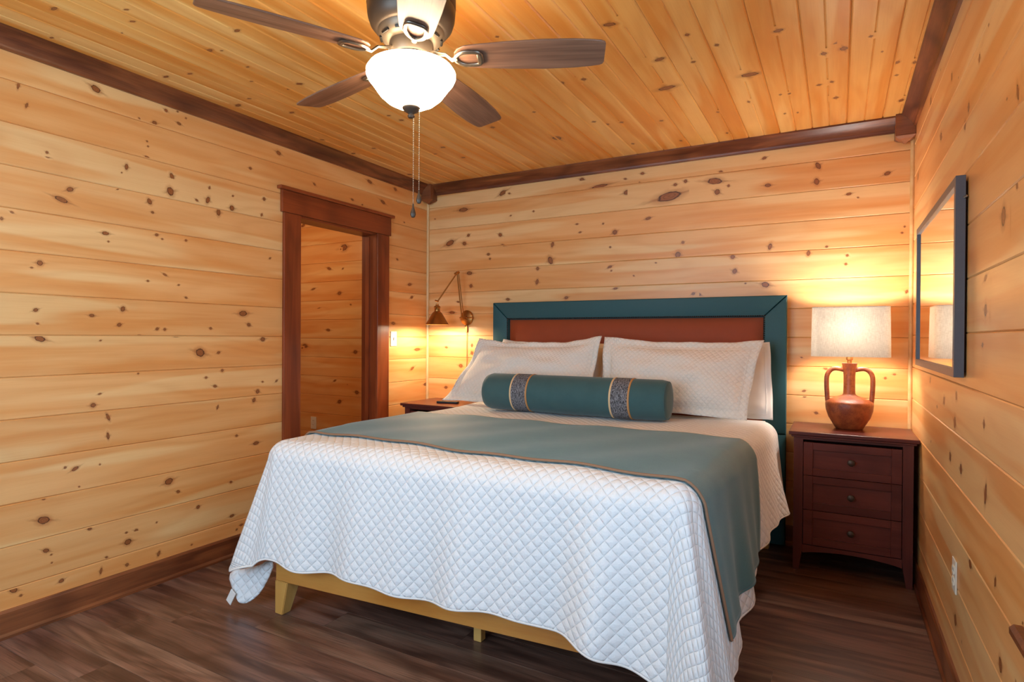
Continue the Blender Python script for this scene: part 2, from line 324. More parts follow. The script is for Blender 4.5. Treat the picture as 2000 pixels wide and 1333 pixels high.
# ------------------------------------------------------------ planks
KN = {
 'left': [(-2.548,2.417,0.024,0.017),(-2.22,2.428,0.01,0.009),(-2.159,2.443,0.006,0.005),(-2.114,2.423,0.005,0.005),(-2.278,2.346,0.013,0.011),(-2.816,2.248,0.005,0.013),(-2.845,2.322,0.005,0.019),(-2.315,2.242,0.005,0.005),(-2.31,2.218,0.005,0.005),(-2.315,2.163,0.012,0.006),(-1.521,2.402,0.019,0.014),(-1.721,2.257,0.011,0.009),(-2.74,2.051,0.01,0.007),(-2.742,2.068,0.006,0.007),(-2.412,2.089,0.009,0.017),(-2.188,2.096,0.011,0.021),(-2.196,2.017,0.019,0.026),(-2.653,1.926,0.016,0.012),(-2.687,1.873,0.03,0.013),(-2.302,1.943,0.012,0.018),(-2.287,1.891,0.008,0.007),(-1.979,2.084,0.006,0.011),(-1.988,2.015,0.012,0.023),(-1.924,1.96,0.013,0.023),(-1.835,2.07,0.007,0.006),(-1.841,1.999,0.016,0.018),(-1.625,2.096,0.011,0.012),(-1.642,1.997,0.007,0.012),(-2.506,1.751,0.018,0.01),(-2.493,1.714,0.005,0.005),(-2.266,1.781,0.01,0.008),(-2.238,1.764,0.006,0.005),(-2.902,1.75,0.006,0.008),(-2.452,1.971,0.007,0.003),(-2.768,1.581,0.013,0.013),(-2.798,1.558,0.006,0.004),(-2.783,1.376,0.011,0.009),(-2.777,1.318,0.009,0.008),(-2.768,1.252,0.025,0.014),(-2.428,1.396,0.012,0.015),(-2.444,1.319,0.012,0.01),(-2.263,1.302,0.01,0.008),(-2.224,1.3,0.008,0.008),(-2.164,1.265,0.019,0.005),(-2.031,1.177,0.03,0.025),(-1.766,1.399,0.031,0.018),(-1.728,1.334,0.014,0.012),(-1.632,1.249,0.018,0.015),(-2.224,1.582,0.013,0.006),(-1.899,1.073,0.009,0.009),(-1.943,0.987,0.013,0.009),(-1.632,0.992,0.008,0.006),(-1.667,0.936,0.014,0.015),(-1.692,0.887,0.011,0.016),(-2.53,0.992,0.009,0.005),(-2.558,0.941,0.013,0.012),(-2.356,1.079,0.005,0.005),(-2.494,0.879,0.007,0.022),(-2.494,0.789,0.007,0.02),(-1.927,0.868,0.006,0.015),(-1.677,0.628,0.022,0.012),(-2.351,1.27,0.01,0.003),(-2.632,0.659,0.017,0.009),(-2.201,0.509,0.024,0.019),(-2.152,0.445,0.011,0.009),(-2.754,0.456,0.027,0.019),(-2.754,0.548,0.007,0.004),(-2.041,0.336,0.012,0.011),(-2.364,0.3,0.01,0.009),(-2.403,0.255,0.019,0.016),(-2.745,0.32,0.014,0.01),(-2.725,0.296,0.005,0.004),(-2.723,0.259,0.004,0.004),(-1.836,0.234,0.017,0.009),(-2.264,0.313,0.005,0.005),(-2.253,0.15,0.008,0.016),(-2.407,0.144,0.009,0.009),(-2.524,0.154,0.006,0.017),(-2.686,0.166,0.012,0.01),(-2.861,0.188,0.016,0.011),(-2.836,0.157,0.006,0.006),(-2.529,0.659,0.004,0.005),(-1.776,0.165,0.014,0.007),(-0.563,2.293,0.029,0.013),(-0.887,2.245,0.015,0.008),(-0.421,2.422,0.018,0.013),(-0.71,2.414,0.028,0.013),(-1.235,2.275,0.013,0.008),(-0.393,1.877,0.012,0.008),(-0.239,1.692,0.026,0.012),(-0.212,1.59,0.019,0.012),(-0.438,1.373,0.024,0.012),(-0.136,1.164,0.041,0.013),(-0.201,1.01,0.026,0.012),(-0.023,0.869,0.029,0.013)],
 'back': [(0.728,2.403,0.037,0.02),(1.395,2.425,0.02,0.015),(1.407,2.378,0.016,0.015),(1.53,2.36,0.069,0.014),(1.732,2.293,0.026,0.018),(1.844,2.412,0.015,0.011),(1.823,2.35,0.007,0.007),(0.358,2.307,0.05,0.018),(0.999,2.232,0.009,0.008),(0.228,2.045,0.046,0.025),(0.409,2.095,0.015,0.013),(0.37,2.031,0.02,0.017),(0.707,2.075,0.018,0.016),(0.735,1.993,0.018,0.008),(1.357,2.103,0.012,0.007),(1.382,2.041,0.012,0.007),(1.647,2.02,0.019,0.019),(1.886,2.096,0.022,0.011),(0.599,1.929,0.015,0.012),(0.614,1.892,0.009,0.009),(1.144,1.849,0.021,0.035),(1.16,1.967,0.012,0.023),(1.037,1.793,0.013,0.016),(1.033,1.692,0.013,0.024),(1.611,1.775,0.019,0.011),(1.623,1.748,0.007,0.007),(0.421,1.787,0.029,0.017),(0.436,1.683,0.015,0.017),(0.779,1.566,0.019,0.012),(1.275,1.565,0.017,0.012),(1.654,1.62,0.019,0.008),(2.029,2.232,0.096,0.034),(2.326,2.299,0.054,0.024),(2.138,2.322,0.013,0.013),(2.07,2.307,0.014,0.011),(2.342,2.227,0.02,0.02),(2.364,2.355,0.012,0.01),(2.412,2.259,0.009,0.01),(2.625,2.408,0.015,0.01),(2.647,2.234,0.021,0.012),(2.926,2.319,0.014,0.025),(2.919,2.224,0.016,0.022),(3.281,2.227,0.019,0.012),(3.089,2.13,0.016,0.009),(2.091,1.832,0.02,0.024),(2.662,1.848,0.012,0.023),(3.355,1.879,0.007,0.006),(3.367,1.913,0.005,0.006),(2.441,1.797,0.015,0.016),(2.454,1.704,0.015,0.02),(2.878,1.793,0.011,0.019),(3.084,1.767,0.008,0.009),(3.077,1.716,0.008,0.009),(2.637,1.611,0.027,0.019),(2.231,1.562,0.016,0.01),(2.194,1.567,0.013,0.01),(3.38,1.543,0.007,0.012),(2.124,1.913,0.01,0.011),(2.975,1.093,0.013,0.009),(3.325,1.069,0.008,0.006),(3.281,1.046,0.007,0.008),(2.866,0.918,0.011,0.007),(2.928,0.821,0.011,0.009),(0.197,1.182,0.016,0.009),(0.449,1.202,0.01,0.017),(0.45,1.14,0.014,0.017),(0.341,1.033,0.02,0.017),(0.194,0.85,0.016,0.013),(0.252,1.47,0.031,0.013),(0.312,1.557,0.016,0.008)],
 'right': [(-1.757,2.129,0.023,0.015),(-1.252,2.27,0.023,0.018),(-1.594,2.036,0.026,0.017),(-0.669,2.382,0.035,0.023),(-2.206,1.863,0.018,0.026),(-2.08,1.589,0.042,0.03),(-0.997,2.119,0.042,0.018),(-1.882,1.356,0.033,0.02),(-1.877,1.449,0.04,0.009),(-1.152,1.029,0.038,0.018),(-1.425,1.071,0.03,0.019),(-1.4,0.973,0.041,0.023),(-1.878,1.028,0.02,0.015),(-1.31,0.834,0.033,0.02),(-1.528,0.83,0.037,0.02),(-1.908,0.832,0.026,0.037),(-2.036,0.629,0.017,0.019),(-1.453,0.283,0.039,0.024),(-2.101,0.439,0.031,0.023),(-1.702,0.564,0.04,0.016),(-0.751,1.086,0.033,0.014),(-0.19,2.147,0.047,0.018),(-1.534,1.996,0.028,0.017)],
 'ceil': [(-2.878,0.378,0.013,0.027),(-2.741,0.618,0.009,0.016),(-2.681,0.549,0.01,0.018),(-2.435,0.857,0.015,0.022),(-2.382,0.596,0.017,0.028),(-2.356,0.644,0.007,0.011),(-2.317,0.163,0.014,0.025),(-1.918,0.157,0.021,0.031),(-2.197,0.608,0.009,0.013),(-1.952,0.674,0.019,0.025),(-1.935,0.577,0.011,0.016),(-2.282,0.299,0.012,0.021),(-2.085,0.487,0.008,0.013),(-1.949,0.291,0.011,0.017),(-1.707,0.334,0.018,0.024),(-2.771,0.108,0.009,0.015),(-2.65,0.412,0.006,0.011),(-1.324,0.805,0.02,0.019),(-1.414,0.787,0.013,0.015),(-1.667,0.583,0.013,0.016),(-0.974,1.214,0.023,0.017),(-1.884,1.778,0.012,0.011),(-1.333,1.944,0.022,0.017),(-1.347,1.833,0.023,0.016),(-0.808,0.731,0.02,0.025),(-0.716,0.6,0.012,0.017),(-0.619,1.476,0.063,0.036),(-1.073,1.542,0.014,0.012),(-0.71,1.838,0.017,0.012),(-1.296,0.134,0.015,0.017),(-0.392,0.117,0.024,0.023),(-1.754,2.224,0.024,0.036),(-1.364,2.323,0.026,0.034),(-1.043,2.274,0.038,0.063),(-1.525,2.481,0.018,0.012),(-1.267,2.452,0.016,0.013),(-1.378,2.573,0.019,0.012),(-1.008,2.66,0.038,0.055),(-0.665,2.613,0.023,0.009),(-1.383,2.815,0.023,0.025),(-1.076,2.974,0.028,0.016),(-1.15,3.018,0.021,0.009),(-1.087,3.051,0.034,0.021),(-0.725,2.947,0.017,0.016),(-0.735,3.003,0.021,0.011),(-0.509,3.02,0.025,0.017),(-1.153,3.148,0.016,0.01),(-0.977,3.198,0.012,0.006),(-0.687,2.769,0.015,0.009),(-0.679,2.811,0.015,0.009),(-0.395,2.769,0.017,0.008),(-0.378,2.833,0.016,0.007),(-0.827,3.264,0.025,0.014),(-0.79,3.333,0.025,0.01),(-0.674,3.273,0.015,0.011),(-0.311,3.32,0.033,0.016),(-0.693,1.923,0.017,0.014),(-0.701,1.838,0.017,0.014),(-0.777,1.783,0.018,0.017),(-0.609,2.134,0.017,0.014),(-0.291,1.865,0.021,0.013),(-0.593,2.444,0.016,0.009),(-1.696,1.554,0.015,0.014),(-0.989,0.107,0.018,0.021),(-1.007,0.308,0.017,0.019),(-0.217,2.434,0.019,0.009),(-0.206,2.153,0.021,0.01),(-0.558,0.727,0.021,0.018)],
 'hall': [(-0.959,2.088,0.045,0.033),(-1.147,1.904,0.027,0.014),(-1.014,1.669,0.025,0.019),(-1.157,1.327,0.027,0.014),(-1.279,1.536,0.021,0.004),(-1.009,0.661,0.026,0.019),(-0.794,0.758,0.025,0.019),(-0.814,1.126,0.025,0.019),(-1.069,0.854,0.02,0.01),(-1.463,1.174,0.035,0.02),(-1.497,2.338,0.028,0.015),(-1.355,1.719,0.028,0.01)],
}

TH = .016
def plank(name, parent, org, ux, uy, un, L, Wd, mat, tint, knots=(), ch=.0035, groove=False, th=TH):
    """a board: origin org at its centre on the face plane, ux along, uy across, un out of the wall"""
    h = Wd / 2 - .0004; l = L / 2 - .0004
    prof = [(-h, -th), (-h, -ch), (-h + ch, 0)]
    if groove: prof += [(-ch * .8, 0), (0, -ch * .8), (ch * .8, 0)]
    prof += [(h - ch, 0), (h, -ch), (h, -th)]
    vs, fs, uvs = [], [], []
    n = len(prof)
    for x in (-l, l): vs += [(x, a, b) for a, b in prof]
    for i in range(n):
        j = (i + 1) % n; fs.append((i, j, j + n, i + n)); uvs.append([(9, 9)] * 4)
    fs.append(tuple(range(n))[::-1]); uvs.append([(9, 9)] * n)
    fs.append(tuple(range(n, 2 * n))); uvs.append([(9, 9)] * n)
    e = .00025
    for (kx, ky, rx, ry, ang) in knots:
        x0, x1 = max(-l, kx - 3.7 * rx), min(l, kx + 3.7 * rx)
        y0, y1 = max(-h + ch, ky - 3.2 * ry), min(h - ch, ky + 3.2 * ry)
        if x1 - x0 < .004 or y1 - y0 < .004: continue
        b = len(vs); e += .00001
        cs, sn = math.cos(ang), math.sin(ang); q = []
        for (x, y) in ((x0, y0), (x1, y0), (x1, y1), (x0, y1)):
            dx, dy = x - kx, y - ky
            vs.append((x, y, e)); q.append(((dx * cs + dy * sn) / rx, (-dx * sn + dy * cs) / ry))
        fs.append((b, b + 1, b + 2, b + 3)); uvs.append(q)
    me = bpy.data.meshes.new(name); me.from_pydata(vs, [], fs)
    uvl = me.uv_layers.new(name='knot')
    k = 0
    for u_ in uvs:
        for c in u_: uvl.data[k].uv = c; k += 1
    me.materials.append(mat); me.validate(); me.update()
    o = bpy.data.objects.new(name, me); col.objects.link(o)
    m = Matrix((Vector(ux), Vector(uy), Vector(un))).transposed().to_4x4(); m.translation = Vector(org) - worldloc(parent)
    o.parent = parent; o.matrix_local = m; o.color = tint
    return o

def tint(var=.07, warm=0.):
    a = 1 + random.uniform(-var, var * .6); b = random.uniform(-var, var) * .7 - warm
    return (min(1.0, a), min(1.0, a * (1 + b * .6)), min(1.0, a * (1 + b * 1.5)), 1)

def plank_wall(parent, u0, u1, zseam, pitch, z0, z1, mk, openings, knots, mat, extra=3, base=(1, 1, 1)):
    """horizontal boards between u0..u1; mk(u, z) -> world point; openings cut boards"""
    ku, kz, kn, kflip = mk
    k0 = math.floor((z0 - zseam) / pitch)
    z = zseam + k0 * pitch
    while z < z1 - .01:
        a, b = max(z, z0), min(z + pitch, z1)
        segs = [(u0, u1, a, b)]
        for (p0, p1, q0, q1) in openings:
            new = []
            for (s0, s1, c0, c1) in segs:
                if s1 <= p0 or s0 >= p1 or c1 <= q0 or c0 >= q1: new.append((s0, s1, c0, c1)); continue
                if p0 - s0 > .01: new.append((s0, p0, c0, c1))
                if s1 - p1 > .01: new.append((p1, s1, c0, c1))
                if q0 - c0 > .012: new.append((max(s0, p0), min(s1, p1), c0, q0))
                if c1 - q1 > .012: new.append((max(s0, p0), min(s1, p1), q1, c1))
            segs = new
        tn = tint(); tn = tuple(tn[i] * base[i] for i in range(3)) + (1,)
        for (s0, s1, c0, c1) in segs:
            cu, cz = (s0 + s1) / 2, (c0 + c1) / 2
            ks = []
            for (pu, pz, rx, ry) in knots:
                if s0 - .05 < pu < s1 + .05 and c0 - ry * .8 < pz < c1 + ry * .8:
                    ks.append(((pu - cu) * kflip, pz - cz, rx, ry, random.uniform(-.5, .5) if rx < 2.5 * ry else random.uniform(0, .3)))
            for _ in range(int((s1 - s0) * extra)):
                r = random.uniform(.003, .007)
                ks.append((random.uniform(-.5, .5) * (s1 - s0), random.uniform(-.45, .45) * (c1 - c0), r * random.uniform(1, 1.6), r, random.uniform(-.6, .6)))
            plank('plank', parent, ku(cu, cz), kz, (0, 0, 1), kn, s1 - s0, c1 - c0, mat, tn, ks)
        z += pitch

# ------------------------------------------------------------ room shell
DY0, DY1, DZ = -1.364, -.637, 2.03          # doorway in the left wall
WY0, WY1, WZ0, WZ1 = -3.8, -2.5, .64, 2.0   # window in the right wall
RX0, RX1, RZ0, RZ1 = .4, 2.3, .7, 2.2       # window in the rear wall
G = .012
def shell(name, boxes):
    bm = nb()
    for lo, hi in boxes: add_box(bm, lo, hi)
    return struct(name, bm, M_gap)
wl = shell('wall_left', [((-.12, -D - .15, 0), (-G, DY0 - .021, H)), ((-.12, DY1 + .021, 0), (-G, .12, H)), ((-.12, DY0 - .021, DZ + .021), (-G, DY1 + .021, H))])
wb = shell('wall_back', [((-G, G, 0), (W + .12, .12, H))])
wr = shell('wall_right', [((W + G, -D - .15, 0), (W + .12, WY0, H)), ((W + G, WY1, 0), (W + .12, G, H)), ((W + G, WY0, 0), (W + .12, WY1, WZ0)), ((W + G, WY0, WZ1), (W + .12, WY1, H))])
wz = shell('wall_rear', [((-G, -D - .15, 0), (RX0, -D - G, H)), ((RX1, -D - .15, 0), (W + G, -D - G, H)), ((RX0, -D - .15, 0), (RX1, -D - G, RZ0)), ((RX0, -D - .15, RZ1), (RX1, -D - G, H))])
ce = shell('ceiling', [((-2.4, -D - .15, H + G), (W + .12, .12, H + .12))])
fl = shell('floor', [((-2.4, -D - .15, -.12), (W + .12, .12, -G))])
wh = shell('wall_hall_back', [((-2.3, G, 0), (-.12, .12, H))])
for nm, lo, hi in (('wall_hall_left', (-2.4, -2.6, 0), (-2.3, .12, H)), ('wall_hall_front', (-2.3, -2.6, 0), (-.12, -2.5, H))):
    struct(nm, box(lo, hi), M_pine)

kn = lambda s, f=1.: [(a, b, c * f * .82, d * .82) for a, b, c, d in KN[s]]
plank_wall(wl, -D, 0, 1.2666, .178, 0, H, (lambda u, z: (0, u, z), (0, 1, 0), (1, 0, 0), 1), [(DY0 - .021, DY1 + .021, 0, DZ + .021)], kn('left'), M_wall, 1.2, (1, .985, .95))
plank_wall(wb, 0, W, 2.3473, .178, 0, H, (lambda u, z: (u, 0, z), (1, 0, 0), (0, -1, 0), 1), [], kn('back'), M_wall, .8, (1, .99, .98))
plank_wall(wr, -D, 0, .9371, .178, 0, H, (lambda u, z: (W, u, z), (0, -1, 0), (-1, 0, 0), -1), [(WY0, WY1, WZ0, WZ1)], kn('right', .55), M_wall, .6, (.97, .93, .88))
plank_wall(wz, 0, W, 1.2666, .178, 0, H, (lambda u, z: (u, -D, z), (-1, 0, 0), (0, 1, 0), -1), [(RX0, RX1, RZ0, RZ1)], [], M_wall, 3)
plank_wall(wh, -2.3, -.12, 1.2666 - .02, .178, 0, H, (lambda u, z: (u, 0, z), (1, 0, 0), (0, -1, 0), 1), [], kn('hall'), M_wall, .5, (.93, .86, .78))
# ceiling boards run from the rear wall to the back wall
x = 2.184 - 13 * .178
while x < W - .005:
    a, b = max(x, 0), min(x + .178, W)
    if b - a > .01:
        cx = (a + b) / 2; ks = []
        for (py, px, rx, ry) in KN['ceil']:
            if a - .005 < px < b + .005: ks.append(((py + D / 2), px - cx, rx * .5, ry * .7, random.uniform(-.3, .3)))
        tn = tint(.07, .02)
        plank('plank', ce, (cx, -D / 2, H), (0, 1, 0), (1, 0, 0), (0, 0, -1), D, b - a, M_ceil, tn, ks, groove=b - a > .15, ch=.0055)
    x += .178
plank('plank', ce, (-1.21, -1.3, H), (0, 1, 0), (1, 0, 0), (0, 0, -1), 2.4, 2.18, M_ceil, (1, 1, 1, 1))
# floor boards run parallel to the back wall
y = -D; row = 0
while y < -.001:
    y1 = min(0, y + .152); xs = [0]; x = random.uniform(.3, 1.2)
    while x < W - .2: xs.append(x); x += 1.22
    xs.append(W)
    for a, b in zip(xs, xs[1:]):
        g = random.uniform(.82, 1.0)
        plank('floor_plank', fl, ((a + b) / 2, (y + y1) / 2, 0), (1, 0, 0), (0, 1, 0), (0, 0, 1), b - a, y1 - y, M_floor, (g, g * random.uniform(.96, 1), g * random.uniform(.94, 1), 1), ch=.0008, th=.011)
    y = y1; row += 1
plank('floor_plank', fl, (-1.16, -1.25, 0), (1, 0, 0), (0, 1, 0), (0, 0, 1), 2.3, 2.5, M_floor, (1, 1, 1, 1), ch=.0008, th=.011)

# crown moulding (profile: p out from the wall, q down from the ceiling)
CP, CQ = .068, .080
crown = [(0, 0), (CP, 0), (CP, .010), (CP - .008, .016), (.045, .028), (.026, .046), (.018, .060), (.014, .066), (.014, CQ), (0, CQ)]
e_ = .001
def crownobj(name, x0, x1, fn, m=None):
    o = obj(name, add_extr(nb(), crown, x0, x1, fn), m or M_trim, smooth=True, auto=35); o['kind'] = 'structure'; return o
crownobj('trim_1', -D, -.03, lambda a, b, x: (a + e_ * 0, x, H - b), M_trimy)
crownobj('trim_2', .03, W - .03, lambda a, b, x: (x, -a, H - b))
crownobj('trim_3', -D, -.03, lambda a, b, x: (W - a, x, H - b), M_trimy)
def cornerblock(name, cx, cy):
    bm = nb(); s = .048
    add_box(bm, (cx - s, cy - s, H - .118), (cx + s, cy + s, H - .0005), .002)
    t_ = [(s, -.118), (s, -.124), (s * .72, -.136), (s * .34, -.146), (.006, -.158)]
    rings = [[bm.verts.new((cx + i * r, cy + j * r, H + z)) for i, j in ((-1, -1), (1, -1), (1, 1), (-1, 1))] for r, z in t_]
    for a, b in zip(rings, rings[1:]):
        for i in range(4): bm.faces.new([a[i], a[(i + 1) % 4], b[(i + 1) % 4], b[i]])
    bm.faces.new(rings[0]); bm.faces.new(rings[-1]); bmesh.ops.recalc_face_normals(bm, faces=bm.faces)
    o = obj(name, bm, M_trim); o['kind'] = 'structure'
cornerblock('trim_4', .0485, -.0485); cornerblock('trim_5', W - .0485, -.0485)
for nm, cx in (('trim_6', .008), ('trim_7', W - .008)):
    o = obj(nm, add_lathe(nb(), [(.0115, .0), (.0115, H - .12)], 12, (cx, -.008, 0)), M_pine, smooth=True); o['kind'] = 'structure'
# baseboards with shoe moulding
bp = [(0, 0), (.022, 0), (.022, .012), (.014, .022), (.014, .106), (.009, .116), (0, .116)]
def base(name, x0, x1, fn):
    o = obj(name, add_extr(nb(), bp, x0, x1, fn), M_trim if 'back' in name else M_trimy); o['kind'] = 'structure'; return o
base('baseboard_left', -D, DY0 - .13, lambda a, b, x: (a, x, b + .0005))
base('baseboard_left', DY1 + .13, -.02, lambda a, b, x: (a, x, b + .0005))
base('baseboard_back', .02, W - .02, lambda a, b, x: (x, -a, b + .0005))
base('baseboard_right', -D, -.02, lambda a, b, x: (W - a, x, b + .0005))

# doorway
dr = struct('door_1', box((-.14, DY0 - .02, .001), (.001, DY0, DZ)), M_door)
obj('jamb', box((-.14, DY1, .001), (.001, DY1 + .02, DZ)), M_door, dr)
obj('head_jamb', box((-.14, DY0 - .02, DZ), (.001, DY1 + .02, DZ + .02)), M_doorh, dr)
obj('door_stop', box((-.095, DY1 - .012, .001), (-.06, DY1, DZ - .012)), M_door, dr)
obj('casing', box((.0005, DY0 - .128, .001), (.02, DY0 + .004, DZ + .012), .002), M_door, dr)
obj('casing', box((.0005, DY1 - .004, .001), (.02, DY1 + .128, DZ + .012), .002), M_door, dr)
obj('head_casing', box((.0005, DY0 - .145, DZ + .013), (.024, DY1 + .145, DZ + .15), .002), M_doorh, dr)
obj('head_cap', box((.0005, DY0 - .17, DZ + .1505), (.04, DY1 + .17, DZ + .172), .003), M_doorh, dr)

# right-hand window (beside the camera) and rear window
def window(name, axis, lo, hi, face, wall_t, inward):
    """opening spans lo..hi = (u0,z0),(u1,z1) on plane `face`; inward = +1/-1 along the wall normal"""
    (u0, z0), (u1, z1) = lo, hi
    def B(a, b, c, d, n0, n1, bev=.002):
        n0, n1 = face + inward * n0, face + inward * n1
        n0, n1 = min(n0, n1), max(n0, n1)
        return box((n0, a, c), (n1, b, d), bev) if axis == 'X' else box((a, n0, c), (b, n1, d), bev)
    fr = obj(name, B(u0, u0 + .045, z0, z1, -.10, -.03), M_vinyl); fr['kind'] = 'structure'
    obj('window_frame', B(u1 - .045, u1, z0, z1, -.10, -.03), M_vinyl, fr)
    obj('window_frame', B(u0 + .045, u1 - .045, z1 - .045, z1, -.10, -.03), M_vinyl, fr)
    obj('window_frame', B(u0 + .045, u1 - .045, z0, z0 + .045, -.10, -.03), M_vinyl, fr)
    zm = (z0 + z1) / 2
    obj('meeting_rail', B(u0 + .045, u1 - .045, zm - .02, zm + .02, -.09, -.04), M_vinyl, fr)
    obj('casing', B(u0 - .09, u0, z0, z1 + .09, .001, .02), M_trim, fr)
    obj('casing', B(u1, u1 + (.07 if axis == 'X' else .09), z0, z1 + .09, .001, .02), M_trim, fr)
    obj('head_casing', B(u0, u1, z1, z1 + .09, .001, .02), M_trim, fr)
    obj('window_stool', B(u0 - .15, u1 + .17, z0 - .03, z0 - .001, .001, .032, .008), M_trim, fr)
    obj('apron', B(u0 - .09, u1 + .09, z0 - .11, z0 - .031, .001, .016), M_trim, fr)
    return fr
window('window_1', 'X', (WY0, WZ0), (WY1, WZ1), W, .12, -1)
window('window_2', 'Y', (RX0, RZ0), (RX1, RZ1), -D, .15, 1)

# ------------------------------------------------------------ bed
def lerp(a, b, t): return a + (b - a) * t
HL, HR = Vector((.785, -.13)), Vector((2.675, -.13))
FL, FR = Vector((.825, -2.135)), Vector((2.57, -2.06))
BW, BL, TOP = 1.85, 1.93, .79
def bedxy(s, t):
    u, v = s / BW, t / BL
    return HL.lerp(HR, u).lerp(FL.lerp(FR, u), v)
bed = thing('bed', (1.75, -1.1, 0), 'king bed with teal and brown upholstered headboard and honey pine foot rail and legs', 'bed')
HX0, HX1, HY0, HY1, HZ = .700, 2.768, -.098, -.024, 1.535
hb = obj('headboard', box((HX0 + .01, -.06, .012), (HX1 - .01, HY1, HZ - .01), .004), M_teal, bed)
IX0, IX1, IZ = .838, 2.634, 1.402
def pad(bm, quad, y0=-.058, y1=HY0, puff=.012, bev=.012):
    """mitred padded strip: quad of (x,z) corners, edges rounded"""
    c = Vector((sum(p[0] for p in quad) / 4, sum(p[1] for p in quad) / 4))
    lay = []
    for y, ins in ((y0, 0), (y1 + bev, 0), (y1 + bev * .3, bev * .3), (y1, bev)):
        q = []
        n = len(quad)
        for i in range(n):
            p0, p1, p2 = Vector(quad[i - 1]), Vector(quad[i]), Vector(quad[(i + 1) % n])
            d1 = (p1 - p0).normalized(); d2 = (p2 - p1).normalized()
            n1 = Vector((-d1.y, d1.x)); n2 = Vector((-d2.y, d2.x))
            b_ = (n1 + n2); b_ = b_ / max(.2, b_.length_squared) * 2
            q.append(bm.verts.new((p1.x + b_.x * ins, y, p1.y + b_.y * ins)))
        lay.append(q)
    for a, b in zip(lay, lay[1:]):
        for i in range(len(a)): bm.faces.new([a[i], a[(i + 1) % len(a)], b[(i + 1) % len(a)], b[i]])
    bm.faces.new(lay[-1]); bmesh.ops.recalc_face_normals(bm, faces=bm.faces)
    return bm
g = .0012
ZB = .69
obj('border_pad', pad(nb(), [(HX0, HZ), (IX0 - .004, IZ + .004), (IX1 + .004, IZ + .004), (HX1, HZ)][::-1][::-1], bev=.010), M_teal, hb, smooth=True)
obj('border_pad', pad(nb(), [(HX0, ZB), (IX0 - .004, ZB), (IX0 - .004, IZ + .004 - g), (HX0, HZ - g * 2)], bev=.010), M_teal, hb, smooth=True)
obj('border_pad', pad(nb(), [(IX1 + .004, ZB), (HX1, ZB), (HX1, HZ - g * 2), (IX1 + .004, IZ + .004 - g)], bev=.010), M_teal, hb, smooth=True)
obj('lower_pad', pad(nb(), [(HX0, .012), (HX1, .012), (HX1, ZB - g * 2), (HX0, ZB - g * 2)], bev=.010), M_teal, hb, smooth=True)
bm = nb(); nx, nz = 40, 16
grid = []
for j in range(nz + 1):
    row = []
    for i in range(nx + 1):
        u, v = i / nx * 2 - 1, j / nz * 2 - 1
        f = ((1 - abs(u) ** 10) * (1 - abs(v) ** 4)) ** .5
        row.append(bm.verts.new((lerp(IX0, IX1, i / nx), -.066 - .024 * f, lerp(ZB, IZ, j / nz))))
    grid.append(row)
for j in range(nz):
    for i in range(nx): bm.faces.new([grid[j][i], grid[j][i + 1], grid[j + 1][i + 1], grid[j + 1][i]])
obj('leather_panel', bm, M_leather, hb, smooth=True, label='brown leather centre panel')
bm = nb()
def stud(x, z): bmesh.ops.create_icosphere(bm, subdivisions=1, radius=.0056, matrix=Matrix.Translation((x, HY0 + .001, z)) @ Matrix.Diagonal((1, .8, 1, 1)))
n_ = 138
for i in range(n_ + 1): stud(lerp(IX0 - .009, IX1 + .009, i / n_), IZ + .009)
for i in range(1, 40):
    for x in (IX0 - .009, IX1 + .009): stud(x, IZ + .009 - i * .0135)
o = obj('nail_trim', bm, M_nail, hb, smooth=True, auto=60); o['kind'] = 'stuff'

def beam(A, B_, z0, z1, t_, bev=.004):
    A, B_ = Vector(A), Vector(B_); d = (B_ - A).normalized(); n = Vector((-d.y, d.x)) * t_
    bm = nb(); q = [A, B_, B_ + n, A + n]
    lo = [bm.verts.new((p.x, p.y, z0)) for p in q]; hi = [bm.verts.new((p.x, p.y, z1)) for p in q]
    bm.faces.new(lo[::-1]); bm.faces.new(hi)
    for i in range(4): bm.faces.new([lo[i], lo[(i + 1) % 4], hi[(i + 1) % 4], hi[i]])
    bmesh.ops.bevel(bm, geom=list(bm.edges), offset=bev, segments=2, affect='EDGES')
    return bm
RL, RR = Vector((.795, -2.185)), Vector((2.63, -2.052))
obj('foot_rail', beam(RL, RR, .150, .335, .04), M_bedpine, bed)
obj('side_rail', beam((.795, -.12), (.795, -2.14), .150, .335, .035), M_bedpine, bed)
obj('side_rail', beam((2.628, -2.0), (2.69, -.12), .150, .335, .035), M_bedpine, bed)
def tleg(x, y, s=.048, top=.11, z1=.152, dx=1, dy=1):
    bm = nb()
    lo = [(0, 0), (s, 0), (s, s), (0, s)]; hi = [(0, 0), (s * 1.7, 0), (s * 1.7, s * 1.7), (0, s * 1.7)]
    L_ = [bm.verts.new((x + a * dx, y + b * dy, .0005)) for a, b in lo]; H_ = [bm.verts.new((x + a * dx, y + b * dy, z1)) for a, b in hi]
    bm.faces.new(L_); bm.faces.new(H_)
    for i in range(4): bm.faces.new([L_[i], L_[(i + 1) % 4], H_[(i + 1) % 4], H_[i]])
    bmesh.ops.recalc_face_normals(bm, faces=bm.faces)
    bmesh.ops.bevel(bm, geom=list(bm.edges), offset=.003, segments=2, affect='EDGES')
    return bm
obj('leg', tleg(.792, -2.186), M_legpine, bed, label='tapered pale pine leg')
obj('leg', tleg(2.628, -2.05, dx=-1), M_legpine, bed)
obj('leg', tleg(.80, -.12, dy=-1), M_legpine, bed)
obj('leg', tleg(2.685, -.12, dx=-1, dy=-1), M_legpine, bed)
obj('support_leg', box((1.715, -1.945, .0005), (1.752, -1.908, .17), .002), M_legpine, bed)
obj('support_leg', box((1.715, -1.0, .0005), (1.752, -.963, .17), .002), M_legpine, bed)
